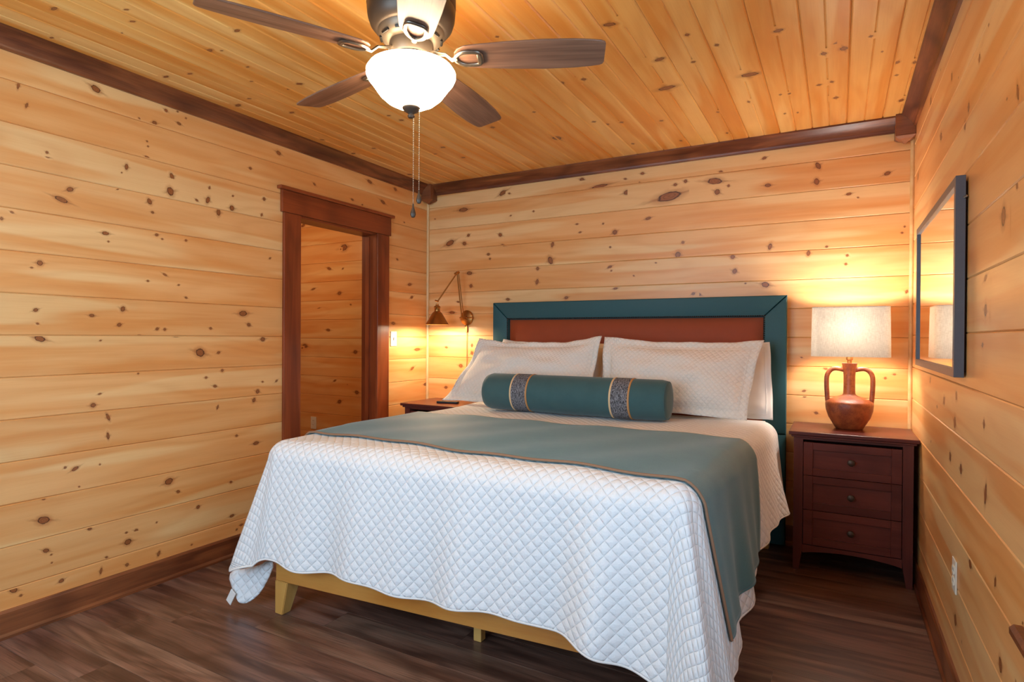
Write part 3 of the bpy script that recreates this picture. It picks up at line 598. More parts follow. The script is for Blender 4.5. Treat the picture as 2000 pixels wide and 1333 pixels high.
obj('centre_beam', beam((1.76, -2.1), (1.76, -.12), .17, .25, .05), M_bedpine, bed)
bm = nb()
def quadbox(bm, s0, s1, t0, t1, z0, z1, bev):
    q = [bedxy(s0, t0), bedxy(s1, t0), bedxy(s1, t1), bedxy(s0, t1)]
    lo = [bm.verts.new((p.x, p.y, z0)) for p in q]; hi = [bm.verts.new((p.x, p.y, z1)) for p in q]
    fs = [bm.faces.new(lo), bm.faces.new(hi)]
    for i in range(4): fs.append(bm.faces.new([lo[i], lo[(i + 1) % 4], hi[(i + 1) % 4], hi[i]]))
    bmesh.ops.recalc_face_normals(bm, faces=fs)
    es = {e for f in fs for e in f.edges}
    bmesh.ops.bevel(bm, geom=list(es), offset=bev, segments=4, affect='EDGES')
    return bm
obj('box_spring', quadbox(nb(), -.03, BW + .03, .0, BL + .02, .336, .50, .02), M_sheet, bed, smooth=True)
obj('mattress', quadbox(nb(), -.055, BW + .055, .0, BL + .05, .501, TOP - .014, .065), M_sheet, bed, smooth=True)

# ------------------------------------------------------------ cloths draped on the bed
RE = .08       # radius of the rolled mattress edge
def smooth01(x): x = max(0, min(1, x)); return x * x * (3 - 2 * x)
def drape(s, t, off=0.):
    """cloth coordinate (metres; s across, t along) -> point on the draped surface"""
    cs, ct = max(0, min(BW, s)), min(BL, t)
    ds, dt = s - cs, t - ct
    p = bedxy(cs, ct)
    r = math.hypot(ds, dt)
    if ds < 0 and dt: r = min(r, .60 + .25 * max(0, r - .60))
    und = .004 * math.sin(s * 7 + 1) * math.sin(t * 6) + .003 * math.sin(s * 15 + t * 9)
    if r < 1e-6: 
        return Vector((p.x, p.y, TOP + off + und))
    nL, nR, nF = Vector((-1, 0)), Vector((1, 0)), Vector((-.075 * 0 + .074, -1)).normalized()
    nS = nL if ds < 0 else nR
    a = math.atan2(dt, abs(ds))                       # 0 = side, pi/2 = foot
    k = a / (PI / 2)
    n = (nS * math.cos(a) + nF * math.sin(a)).normalized()
    if ds == 0: n = nF
    if dt == 0: n = nS
    # how far the cloth swings out of plumb
    cor = math.sin(2 * a) if (ds and dt) else 0.
    if ds < 0: phi = lerp(5, 3.5, k) + 19 * cor ** 1.3
    else: phi = lerp(3.5, 3, k) + 8 * cor
    if ds == 0:
        e0, e1 = math.exp(-cs / .22), math.exp(-(BW - cs) / .20)
        phi = 3.5 + 3 * e0 + 2 * e1
    if dt == 0 and ds > 0:
        phi = 6.5 + 7 * math.exp(-((ct - .62) / .22) ** 2) + 4.5 * math.exp(-(BL - ct) / .35)
    if dt == 0 and ds < 0: phi = 5
    if ds and dt:
        if ds > 0: phi = lerp(11.0, 5.0, k) + 6 * cor
        else: phi = lerp(5.0, 6.5, k) + 11 * cor ** 1.2
    phi = math.radians(phi)
    q = RE * PI / 2
    if r < q:
        o = RE * math.sin(r / RE); d = RE * (1 - math.cos(r / RE))
    else:
        o = RE + (r - q) * math.sin(phi); d = RE + (r - q) * math.cos(phi)
    w = min(1, r / .55)
    # soft vertical folds
    if ds == 0:
        f = .018 * math.sin(cs * 12.5 + .6) + .012 * math.sin(cs * 23 + 2.2 + r * 2) + .030 * math.exp(-((cs - 1.62) / .07) ** 2) - .022 * math.exp(-((cs - 1.47) / .06) ** 2)
        f *= smooth01(cs / .12) * smooth01((BW - cs) / .1) if not (1.3 < cs < BW - .1) else 1
        o += f * w ** 1.4
    elif dt == 0:
        f = .014 * math.sin(ct * 14 + 1) + .010 * math.sin(ct * 27)
        o += f * w ** 1.4 * smooth01((BL - ct) / .12)
    else:
        f = (.040 * math.exp(-((k - .62) / .12) ** 2) - .03 * math.exp(-((k - .36) / .13) ** 2)) if ds > 0 else (-.03 * math.exp(-((k - .72) / .14) ** 2) + .02 * math.exp(-((k - .45) / .12) ** 2))
        o += f * w ** 1.2
    o += off
    P2 = p + n * o
    z = TOP - d + und * max(0, 1 - r / .1)
    z = z + (off * max(0, 1 - r / RE))
    if z < .012: z = .012
    return Vector((P2.x, P2.y, z))
def d_left(t): return .55 + .02 * math.sin(t * 5)
def d_right(t): return .48 + .17 * smooth01((t - .8) / 1.0)
def d_foot(s):
    return .575 + .012 * math.sin(s * 9 + .5) + .10 * smooth01((s - 1.5) / .4) - .03 * math.exp(-((s - .05) / .12) ** 2)
def cloth(name, mat, s_of, t_of, ns, nt, off, th, parent=None, sharp=None):
    vs, uv = [], []
    for j in range(nt + 1):
        for i in range(ns + 1):
            s, t = s_of(i / ns, j / nt), t_of(i / ns, j / nt)
            vs.append(drape(s, t, off)); uv.append((s, t))
    n = len(vs)
    # lower skin
    nrm = [None] * n; W_ = ns + 1
    for j in range(nt + 1):
        for i in range(W_):
            a = vs[j * W_ + min(i + 1, ns)] - vs[j * W_ + max(i - 1, 0)]
            b = vs[min(j + 1, nt) * W_ + i] - vs[max(j - 1, 0) * W_ + i]
            c = b.cross(a); nrm[j * W_ + i] = c.normalized() if c.length > 1e-9 else Vector((0, 0, 1))
    low = [v - nrm[i] * th for i, v in enumerate(vs)]
    for v in low: v.z = max(v.z, .006)
    fs = []
    for j in range(nt):
        for i in range(ns):
            a = j * W_ + i; fs.append((a, a + 1, a + 1 + W_, a + W_)[::-1]); fs.append((a + n, a + 1 + n, a + 1 + W_ + n, a + W_ + n))
    for i in range(ns):
        fs.append((i, i + 1, i + 1 + n, i + n)); a = nt * W_ + i; fs.append((a + 1, a, a + n, a + 1 + n))
    for j in range(nt):
        a = j * W_; fs.append((a + W_, a, a + n, a + W_ + n)); a += ns; fs.append((a, a + W_, a + W_ + n, a + n))
    me = bpy.data.meshes.new(name); me.from_pydata([tuple(v) for v in vs + low], [], fs)
    l = me.uv_layers.new(name='cloth'); uv2 = uv + uv
    for lp in me.loops: l.data[lp.index].uv = uv2[lp.vertex_index]
    me.materials.append(mat)
    for p in me.polygons: p.use_smooth = True
    me.update()
    o = bpy.data.objects.new(name, me); col.objects.link(o)
    if parent: o.parent = parent
    return o
def q_s(u, v):
    # denser near the edges happens by itself; sides get their own drop
    t = lerp(.26, BL + .6, v)
    tot = d_left(t) + BW + d_right(t); x = u * tot - d_left(t)
    return x
def q_t(u, v):
    s = q_s(u, v); x = lerp(.26, BL + d_foot(max(0, min(BW, s))), v)
    return x
quilt = cloth('quilt', M_quilt, q_s, q_t, 230, 200, .008, .009)
tag(quilt, 'white diamond-stitched quilt draped over the bed, hanging down over the foot', 'quilt')
def edge_pts(s_of, t_of, side, n=120, off=.004, a=0., b=1.):
    P_ = []
    for i in range(n + 1):
        k = lerp(a, b, i / n)
        u, v = {'foot': (k, 1), 'head': (k, 0), 'left': (0, k), 'right': (1, k)}[side]
        P_.append(drape(s_of(u, v), t_of(u, v), off))
    return P_
bm = nb()
add_tube(bm, edge_pts(q_s, q_t, 'left', 80) + edge_pts(q_s, q_t, 'foot', 220)[1:] + edge_pts(q_s, q_t, 'right', 80)[::-1][1:], .0055, 6)
obj('binding', bm, M_sheet, quilt, smooth=True, auto=80)

# turned-under corner of the quilt at the left foot
bm = nb(); fold = [[(.545, -2.24, .150), (.62, -2.225, .180), (.70, -2.21, .205), (.785, -2.20, .235)], [(.565, -2.25, .105), (.63, -2.235, .120), (.70, -2.22, .145), (.780, -2.205, .190)], [(.600, -2.255, .070), (.640, -2.245, .072), (.695, -2.225, .095), (.755, -2.21, .140)], [(.632, -2.26, .044), (.650, -2.25, .036), (.680, -2.235, .048), (.72, -2.22, .085)]]
for sgn in (0, .007):
    g_ = [[bm.verts.new((p[0], p[1] + .003 + sgn, p[2])) for p in r_] for r_ in fold]
    fc = [bm.faces.new([g_[j][i], g_[j][i + 1], g_[j + 1][i + 1], g_[j + 1][i]]) for j in range(3) for i in range(3)]
bm.verts.ensure_lookup_table()
rim = [(0, 0), (0, 1), (0, 2), (0, 3), (1, 3), (2, 3), (3, 3), (3, 2), (3, 1), (3, 0), (2, 0), (1, 0)]
for (a, b), (c, d) in zip(rim, rim[1:] + rim[:1]):
    i, j = a * 4 + b, c * 4 + d; bm.faces.new([bm.verts[i], bm.verts[j], bm.verts[j + 16], bm.verts[i + 16]])
bmesh.ops.recalc_face_normals(bm, faces=bm.faces); bmesh.ops.subdivide_edges(bm, edges=list(bm.edges), cuts=3, use_grid_fill=True, smooth=.6)
ul = bm.loops.layers.uv.new('cloth')
for f_ in bm.faces:
    for l_ in f_.loops: l_[ul].uv = (l_.vert.co.x, l_.vert.co.z)
obj('turned_corner', bm, M_quilt, quilt, smooth=True, auto=70)
bm = box((-.018, -.0025, -.035), (.018, .0025, .035), .0015); bm.transform(Matrix.Translation((.590, -2.264, .060)) @ Matrix.Rotation(math.radians(32), 4, 'Y'))
obj('corner_tab', bm, M_sheet, quilt)

def r_s(u, v): return lerp(-.42, BW + lerp(.50, .54, v), u)
def r_t(u, v):
    s = r_s(u, v); k = max(0, min(1, s / BW)); h = max(0, s - BW)
    back = lerp(.95, .98, k) + h * .22; front = lerp(1.78, 1.925, k ** 1.1) - h * .04
    return lerp(back, front, v)
runner = cloth('bed_runner', M_runner, r_s, r_t, 200, 60, .020, .007)
tag(runner, 'teal bed runner with tan edging laid across the white quilt', 'bed runner')
bm = nb(); add_tube(bm, edge_pts(r_s, r_t, 'foot', 160, .0195), .005, 6)
obj('edging', bm, M_runback, runner, smooth=True, auto=80, label='tan and brown edging strip')
bm = nb(); add_tube(bm, edge_pts(r_s, r_t, 'right', 50, .0165), .0048, 6)
obj('hem', bm, M_runner, runner, smooth=True, auto=80)

# pillows: corners are world points
def pillow(name, BLc, BRc, TRc, TLc, th, fl, mat, label, ear=.0, sag=.0, quilted=True, seed=0, side=.0, nu=56, nv=36):
    BLc, BRc, TRc, TLc = map(Vector, (BLc, BRc, TRc, TLc)); rnd = random.Random(seed)
    w = (BRc - BLc).length; h = (TLc - BLc).length
    nrm = (BRc - BLc).cross(TLc - BLc).normalized()       # towards the viewer
    ph = [rnd.uniform(0, 6) for _ in range(6)]
    fu, fv = fl / w * 2, fl / h * 2
    A = []
    for sgn in (1, -1):
        for j in range(nv + 1):
            for i in range(nu + 1):
                u, v = i / nu * 2 - 1, j / nv * 2 - 1
                uu, vv = u, v
                # outline: edges bow inwards, corners stay out
                v2 = v * (1 - sag * (1 - u * u) * (1 if v > 0 else .35))
                u2 = u * (1 - side * (1 - v * v))
                p = BLc.lerp(BRc, (u2 + 1) / 2).lerp(TLc.lerp(TRc, (u2 + 1) / 2), (v2 + 1) / 2)
                a, b = min(1, abs(u) / (1 - fu)), min(1, abs(v) / (1 - fv))
                f = ((1 - a ** 2.4) * (1 - b ** 2.2)) ** .55 if a < 1 and b < 1 else 0
                wr = .009 * math.sin(u * 5 + v * 3 + ph[0]) + .006 * math.sin(u * 9 - v * 7 + ph[1]) + 0.004 * math.sin(v * 14 + u * 4 + ph[2])
                ed = max(abs(u), abs(v))
                wave = .012 * math.sin(u * 7 + ph[3]) * abs(v) ** 4 + .012 * math.sin(v * 6 + ph[4]) * abs(u) ** 4 + .005 * math.sin(u * 19 + ph[5]) * abs(v) ** 6
                p = p + nrm * (sgn * (th / 2 * f + .0025) + wr * f + wave)
                A.append(p)
    n = (nu + 1) * (nv + 1); W_ = nu + 1; fs = []
    for j in range(nv):
        for i in range(nu):
            a = j * W_ + i; fs.append((a, a + 1, a + 1 + W_, a + W_)); fs.append((a + n, a + 1 + n, a + 1 + W_ + n, a + W_ + n)[::-1])
    for i in range(nu):
        fs.append((i, i + n, i + 1 + n, i + 1)); a = nv * W_ + i; fs.append((a + 1, a + 1 + n, a + n, a))
    for j in range(nv):
        a = j * W_; fs.append((a + W_, a + W_ + n, a + n, a)); a += nu; fs.append((a, a + n, a + W_ + n, a + W_))
    me = bpy.data.meshes.new(name); me.from_pydata([tuple(p) for p in A], [], fs)
    l = me.uv_layers.new(name='cloth')
    for lp in me.loops:
        k = lp.vertex_index % n; l.data[lp.index].uv = ((k % W_) / nu * w, (k // W_) / nv * h)
    me.materials.append(mat)
    for p in me.polygons: p.use_smooth = True
    o = bpy.data.objects.new(name, me); col.objects.link(o)
    tag(o, label, 'pillow')
    # seam between cushion and flange
    if fl:
        bm = nb(); pts = []
        def at(u, v):
            i, j = (u + 1) / 2 * nu, (v + 1) / 2 * nv
            return A[int(round(j)) * W_ + int(round(i))] + nrm * .0012
        iu, iv = round((1 - (1 - fu)) / 2 * nu), round(fv / 2 * nv)
        pts += [A[iv * W_ + i] + nrm * .001 for i in range(iu, nu - iu + 1)]
        pts += [A[j * W_ + nu - iu] + nrm * .001 for j in range(iv + 1, nv - iv + 1)]
        pts += [A[(nv - iv) * W_ + i] + nrm * .001 for i in range(nu - iu - 1, iu - 1, -1)]
        pts += [A[j * W_ + iu] + nrm * .001 for j in range(nv - iv - 1, iv, -1)]
        add_tube(bm, pts, .0022, 5, closed=True)
        obj('flange_seam', bm, M_sham if quilted else M_sheet, o, smooth=True, auto=80)
    return o
pillow('pillow', (.80, -.30, .80), (1.70, -.30, .80), (1.66, -.17, 1.235), (.84, -.17, 1.255), .13, .02, M_sheet,
       'white sleeping pillow behind the left quilted sham, its top corner showing', sag=.09, quilted=False, seed=3)
pillow('pillow', (1.78, -.30, .80), (2.72, -.34, .80), (2.685, -.20, 1.245), (1.82, -.17, 1.23), .13, .03, M_sheet,
       'white sleeping pillow behind the right sham, corner sticking out beside the headboard', sag=.07, quilted=False, seed=4)
pillow('sham', (.56, -.56, .812), (1.682, -.50, .815), (1.686, -.34, 1.275), (.755, -.36, 1.255), .17, .05, M_sham,
       'left white quilted pillow sham leaning on the headboard, lower corner spread wide', sag=.15, seed=1, side=.05)
pillow('sham', (1.700, -.47, .815), (2.60, -.53, .815), (2.665, -.33, 1.262), (1.696, -.35, 1.28), .17, .05, M_sham,
       'right white quilted pillow sham leaning on the headboard beside the table lamp', sag=.12, seed=2, side=.03)

# bolster
bx0, bx1, br = 1.045, 2.222, .115
bol = thing('bolster', (1.61, -.735, TOP), 'round teal bolster pillow with two woven grey bands in front of the shams', 'bolster')
cy, cz = -.735, TOP + .017 + br
def ring(x, r): return (r, x)
prof = [(.0, bx0 + .004), (.05, bx0), (.085, bx0 + .006), (.105, bx0 + .018), (br, bx0 + .05), (br, bx0 + .3), (br + .001, 1.6), (br, bx1 - .3), (br, bx1 - .04), (br - .006, bx1 - .012), (.1, bx1), (.06, bx1 + .004), (0, bx1 + .005)]
obj('cover', add_lathe(nb(), prof, 48, (0, cy, cz), 'X'), M_bolster, bol, smooth=True, auto=50)
bm = nb(); add_tube(bm, [(bx1 - .004, cy + (br - .010) * math.cos(a), cz + (br - .010) * math.sin(a)) for a in [2 * PI * i / 48 for i in range(48)]], .0025, 5, closed=True)
obj('end_seam', bm, M_bolster, bol, smooth=True, auto=80)
for xc in (1.328, 1.968):
    obj('woven_band', add_lathe(nb(), [(br - .002, xc - .05), (br + .0022, xc - .05), (br + .0025, xc), (br + .0022, xc + .05), (br - .002, xc + .05)], 48, (0, cy, cz), 'X'), M_band, bol, smooth=True, auto=30)
    for dx, m_ in ((-.054, M_cream), (.054, M_gold)):
        obj('piping', add_lathe(nb(), [(br - .002, xc + dx - .006), (br + .003, xc + dx - .005), (br + .0042, xc + dx), (br + .003, xc + dx + .005), (br - .002, xc + dx + .006)], 48, (0, cy, cz), 'X'), m_, bol, smooth=True, auto=30)

# ------------------------------------------------------------ nightstands (local frame: x across, front at y=0 facing -y)
def nightstand(loc, label, Wd=.55, Dp=.39):
    T = thing('nightstand', loc, label, 'nightstand', 'dark cherry nightstands either side of the bed')
    topz = .765
    w = Wd / 2; P_ = .046
    bm = nb(); add_box(bm, (-w - .024, -.030, topz - .020), (w + .024, Dp + .012, topz), .004, 2)
    obj('top', bm, M_cherry, T, local=True)
    bm = nb(); add_box(bm, (-w - .012, -.018, topz - .032), (w + .012, Dp + .004, topz - .0205), .003)
    obj('top_moulding', bm, M_cherry, T, local=True)
    for sx in (-1, 1):
        for fy in (0, 1):
            bm = nb()
            xo, xi = sx * w, sx * (w - P_); xb = sx * (w - P_ * .62)
            y0, y1 = (0, P_) if not fy else (Dp, Dp - P_); yb = y0 + (y1 - y0) * .62
            lv = [(xo, xb, y0, yb, 0.0005), (xo, xi, y0, y1, .125), (xo, xi, y0, y1, topz - .033)]
            rings = [[bm.verts.new(c) for c in ((a, c_, z), (b, c_, z), (b, d, z), (a, d, z))] for a, b, c_, d, z in lv]
            for A, B_ in zip(rings, rings[1:]):
                for i in range(4): bm.faces.new([A[i], A[(i + 1) % 4], B_[(i + 1) % 4], B_[i]])
            bm.faces.new(rings[0]); bm.faces.new(rings[-1]); bmesh.ops.recalc_face_normals(bm, faces=bm.faces)
            obj('leg', bm, M_cherryv, T, local=True)
        obj('side_panel', box((sx * (w - .006) - .006, P_, .11), (sx * (w - .006) + .005 * (1 if sx > 0 else 1) - .001, Dp - P_, topz - .033)), M_cherry, T, local=True)
    obj('back_panel', box((-w + P_, Dp - .012, .11), (w - P_, Dp - .004, topz - .033)), M_cherry, T, local=True)
    i0 = w - P_
    obj('top_rail', box((-i0, .002, topz - .045), (i0, .03, topz - .033)), M_cherry, T, local=True)
    # apron with arched lower edge
    n = 14; poly = [(-i0, .143), (i0, .143)] + [(i0 - 2 * i0 * k / n, .098 + .024 * math.sin(PI * k / n) ** .8) for k in range(n + 1)]
    obj('apron', add_extr(nb(), poly, .003, .022, lambda a, b, x: (a, x, b)), M_cherry, T, local=True)
    zs = [(.147, .337), (.340, .530), (.533, .704)]
    zs = [(.147, .335), (.338, .523), (.526, .706)]
    for (z0, z1) in zs[::-1]:
        x0, x1 = -i0 + .0025, i0 - .0025
        fr_ = .046; fz = .040
        bm = nb()
        add_box(bm, (x0, .001, z0), (x0 + fr_, .020, z1), .0015); add_box(bm, (x1 - fr_, .001, z0), (x1, .020, z1), .0015)
        add_box(bm, (x0 + fr_, .001, z1 - fz), (x1 - fr_, .020, z1), .0015); add_box(bm, (x0 + fr_, .001, z0), (x1 - fr_, .020, z0 + fz), .0015)
        d = obj('drawer', bm, M_cherry, T, local=True)
        obj('drawer_panel', box((x0 + fr_ - .0005, .013, z0 + fz - .0005), (x1 - fr_, .019, z1 - fz)), M_cherry, d, local=True)
        zc = (z0 + z1) / 2
        obj('knob', add_lathe(nb(), [(.008, .010), (.006, .002), (.006, -.006), (.013, -.012), (.0175, -.017), (.0165, -.023), (.009, -.027), (0, -.028)], 24, (0, 0, zc), 'Y'), M_bronzed, d, smooth=True, local=True)
    return T
nightstand((3.106, -.425, 0), 'dark cherry three-drawer nightstand with the lamp on it, right of the bed')
nightstand((.40, -.475, 0), 'dark cherry nightstand mostly hidden behind the bed, below the brass wall lamp', Wd=.50, Dp=.42)
NT_ = .765
rm = obj('remote_control', box((-.085, -.022, 0), (.085, .022, .016), .005, 2), M_black)
rm.location = (.452, -.34, NT_ + .0165); rm.rotation_euler = (math.radians(0), 0, math.radians(14)); rm.location.z = NT_ + .0005
tag(rm, 'small black remote control on the left nightstand', 'remote')

# ------------------------------------------------------------ table lamp
LX, LY = 3.098, -.185
lamp = thing('table_lamp', (LX, LY, NT_), 'lit table lamp with terracotta two-handled jug base and square linen shade', 'lamp')
jp = [(.0, .0005), (.072, .0005), (.079, .006), (.094, .030), (.116, .065), (.130, .105), (.1335, .135), (.132, .148), (.126, .155), (.102, .168), (.066, .180), (.040, .190), (.034, .198), (.0325, .22), (.0325, .30), (.036, .335), (.0435, .370), (.040, .371), (.032, .355), (0, .352)]
jp = [(r * .9, z) for r, z in jp]
obj('jug', add_lathe(nb(), jp, 56), M_terra, lamp, smooth=True, local=True, auto=50)
for sx in (-1, 1):
    pts = [(.030, .330), (.055, .336), (.082, .338), (.104, .330), (.120, .312), (.128, .288), (.129, .25), (.127, .21), (.124, .17), (.121, .148)]
    # smooth the curve
    cur = []
    for i in range(len(pts) - 1):
        p0, p1, p2, p3 = [Vector(pts[max(0, min(len(pts) - 1, i + k))]) for k in (-1, 0, 1, 2)]
        for k in range(4):
            t_ = k / 4
            cur.append(.5 * ((2 * p1) + (p2 - p0) * t_ + (2 * p0 - 5 * p1 + 4 * p2 - p3) * t_ * t_ + (3 * p1 - p0 - 3 * p2 + p3) * t_ ** 3))
    cur.append(Vector(pts[-1]))
    obj('handle', add_tube(nb(), [(sx * p.x * .88, 0, p.y) for p in cur], .0100, 12, flat=1.25), M_terra, lamp, smooth=True, local=True, auto=70)
obj('socket', add_lathe(nb(), [(0, .352), (.012, .353), (.012, .385), (.018, .39), (.018, .44), (0, .44)], 20), M_brass, lamp, smooth=True, local=True)
obj('bulb', add_lathe(nb(), [(.014, .4405), (.018, .47), (.03, .50), (.031, .52), (.022, .548), (0, .557)], 24), M_bulb, lamp, smooth=True, local=True)
def rrect(hx, hy, r, n=8):
    P_ = []
    for cx, cy_, a0 in ((hx - r, hy - r, 0), (-hx + r, hy - r, PI / 2), (-hx + r, -hy + r, PI), (hx - r, -hy + r, 3 * PI / 2)):
        for i in range(n + 1):
            a = a0 + PI / 2 * i / n; P_.append((cx + r * math.cos(a), cy_ + r * math.sin(a)))
    return P_
def ringshape(bm, layers):
    rings = [[bm.verts.new((x, y, z)) for x, y in pts] for pts, z in layers]
    n = len(rings[0])
    for a, b in zip(rings, rings[1:] + rings[:1]):
        for i in range(n): bm.faces.new([a[i], a[(i + 1) % n], b[(i + 1) % n], b[i]])
    bmesh.ops.recalc_face_normals(bm, faces=bm.faces); return bm
S0, S1 = .408, .684
hx, hy = .190, .132
sh = obj('lamp_shade', ringshape(nb(), [(rrect(hx + .002, hy + .002, .04), S0), (rrect(hx - .002, hy - .002, .04), S1), (rrect(hx - .0035, hy - .0035, .04), S1), (rrect(hx, hy, .04), S0)]), M_shade, lamp, smooth=True, local=True)
bm = nb(); add_tube(bm, [(x, y, S1 - .002) for x, y in rrect(hx - .004, hy - .004, .04)], .0018, 5, closed=True)
add_tube(bm, [(-hx + .004, 0, S1 - .004), (hx - .004, 0, S1 - .004)], .0016, 5)
add_tube(bm, [(0, 0, .557), (0, 0, S1 - .003)], .0016, 5)
obj('shade_wire', bm, M_chain, sh, local=True)
point('table_lamp_light', (LX, LY, NT_ + .565), 12.5, (1, .92, .86), .065)

# ------------------------------------------------------------ wall sconce
sx_, sz_ = .402, 1.425
scn = thing('wall_sconce', (sx_, -.001, sz_), 'antique brass swing-arm wall lamp lit beside the headboard', 'wall lamp')
obj('backplate', add_lathe(nb(), [(.0, .0), (.060, .0), (.062, -.006), (.058, -.014), (.05, -.018), (.0, -.020)], 40, (0, 0, 0), 'Y'), M_brass, scn, smooth=True, local=True)
bm = nb(); add_tube(bm, [(-.05, -.034, 0), (.066, -.034, 0)], .005, 10); add_tube(bm, [(0, -.018, 0), (0, -.04, 0)], .012, 12)
bmesh.ops.create_uvsphere(bm, u_segments=12, v_segments=8, radius=.009, matrix=Matrix.Translation((.068, -.034, 0)))
obj('swivel', bm, M_brass, scn, smooth=True, local=True)
E1 = Vector((-.015, -.13, .352)); HD = Vector((-.118, -.25, .118))
bm = nb(); add_tube(bm, [(-.030, -.034, 0), (-.030, -.04, .03), E1 + Vector((.002, 0, 0))], .0052, 8); add_tube(bm, [(-.012, -.034, .0), (-.008, -.045, .03), E1 + Vector((.016, 0, 0))], .0035, 8)
obj('lower_arm', bm, M_brass, scn, smooth=True, local=True, auto=60)
bm = nb(); add_tube(bm, [E1, HD], .0055, 8)
add_tube(bm, [HD + Vector((-.02, 0, .012)), HD + Vector((.012, 0, .006))], .006, 8)
obj('upper_arm', bm, M_brass, scn, smooth=True, local=True, auto=60)
bm = nb(); add_tube(bm, [E1 + Vector((-.022, .006, -.004)), E1 + Vector((.022, -.006, .004))], .010, 12)
bmesh.ops.create_uvsphere(bm, u_segments=12, v_segments=8, radius=.013, matrix=Matrix.Translation(E1))
obj('elbow_joint', bm, M_brass, scn, smooth=True, local=True, auto=60)
hp = HD + Vector((0, 0, -.014))
obj('lamp_holder', add_lathe(nb(), [(0, 0), (.010, .0), (.011, -.012), (.024, -.02), (.027, -.03), (.022, -.036), (.022, -.058), (.03, -.066), (0, -.066)], 24, hp), M_brass, scn, smooth=True, local=True)
obj('lamp_shade', add_lathe(nb(), [(.022, -.060), (.038, -.072), (.088, -.158), (.090, -.164), (.086, -.160), (.036, -.075), (.021, -.064)], 40, hp), M_brass, scn, smooth=True, local=True)
obj('bulb', add_lathe(nb(), [(.010, -.0665), (.012, -.08), (.022, -.098), (.022, -.11), (.012, -.125), (0, -.128)], 20, hp), M_bulb, scn, smooth=True, local=True)
wp = Vector((sx_, 0, sz_)) + hp
sp = bpy.data.lights.new('sconce_light', 'POINT'); sp.energy = 9; sp.color = (1, .86, .62); sp.shadow_soft_size = .02
so = bpy.data.objects.new('sconce_light', sp); so.location = (wp.x, wp.y, wp.z - .142); col.objects.link(so)
obj('cord_cover', box((-.011, -.014, -.118), (.009, -.001, -.061), .003), M_brass, scn, local=True)
bm = nb(); add_tube(bm, [(0, -.007, -.118), (.001, -.006, -.3), (-.001, -.006, -.62), (.0, -.006, -.9)], .0028, 6)
obj('cord', bm, M_gold, scn, smooth=True, local=True)

# ------------------------------------------------------------ wall mirror
mx = W - .001
my0, my1, mz0, mz1 = -1.612, -.512, 1.146, 1.812
mir = thing('wall_mirror', (mx, (my0 + my1) / 2, mz0), 'rectangular charcoal-framed mirror on the right wall', 'mirror')
fd, fw = .034, .030
x0, x1 = mx - fd, mx - .006
obj('frame_side', box((x0, my0, mz0), (x1, my0 + fw, mz1), .001), M_steelframe, mir)
obj('frame_side', box((x0, my1 - fw, mz0), (x1, my1, mz1), .001), M_steelframe, mir)
obj('frame_rail', box((x0, my0 + fw, mz0), (x1, my1 - fw, mz0 + fw), .001), M_steelframe, mir)
obj('frame_rail', box((x0, my0 + fw, mz1 - fw), (x1, my1 - fw, mz1), .001), M_steelframe, mir)
obj('glass', box((x0 + .008, my0 + fw, mz0 + fw), (x0 + .012, my1 - fw, mz1 - fw)), M_mirror, mir, label='silvered mirror glass')
obj('backing', box((x0 + .0125, my0 + fw * .6, mz0 + fw * .6), (mx - .0005, my1 - fw * .6, mz1 - fw * .6)), M_gap, mir)
bm = nb(); add_tube(bm, [(mx - .004, my0 - .008, mz1 - .07), (mx - .012, my0 - .002, mz1 - .075)], .004, 6)
obj('hanger', bm, M_chain, mir)

# outlets and switch
def plate(name, c, n, label, cat, kind):
    """c centre on wall, n = inward normal axis"""
    T = thing(name, c, label, cat)
    t_ = Vector((-n[1], n[0], 0))
    def bb(a0, a1, z0, z1, d0, d1, bev=.001):
        p = [t_ * a + Vector(n) * d for a in (a0, a1) for d in (d0, d1)]
        lo = (min(q.x for q in p), min(q.y for q in p), z0); hi = (max(q.x for q in p), max(q.y for q in p), z1)
        return box(lo, hi, bev)
    obj('cover_plate', bb(-.036, .036, -.058, .058, .0005, .006, .002), M_plastic, T, local=True)
    if kind == 'outlet':
        for z in (-.02, .02):
            s_ = obj('socket_face', bb(-.016, .016, z - .014, z + .014, .006, .008, .003), M_plastic, T, local=True)
            for a in (-.006, .006): obj('slot', bb(a - .001, a + .001, z - .003, z + .006, .008, .0084, 0), M_black, s_, local=True)
    else:
        obj('toggle', bb(-.005, .005, -.010, .012, .006, .013, .002), M_plastic, T, local=True)
    return T
plate('wall_outlet', (W, -1.45, .44), (-1, 0, 0), 'ivory wall outlet low on the right wall', 'outlet', 'outlet')
plate('light_switch', (0, -.437, 1.252), (1, 0, 0), 'white light switch on the wall right of the doorway', 'switch', 'switch')
plate('wall_outlet', (-1.342, 0, .44), (0, -1, 0), 'white wall outlet low in the hallway seen through the doorway', 'outlet', 'outlet')

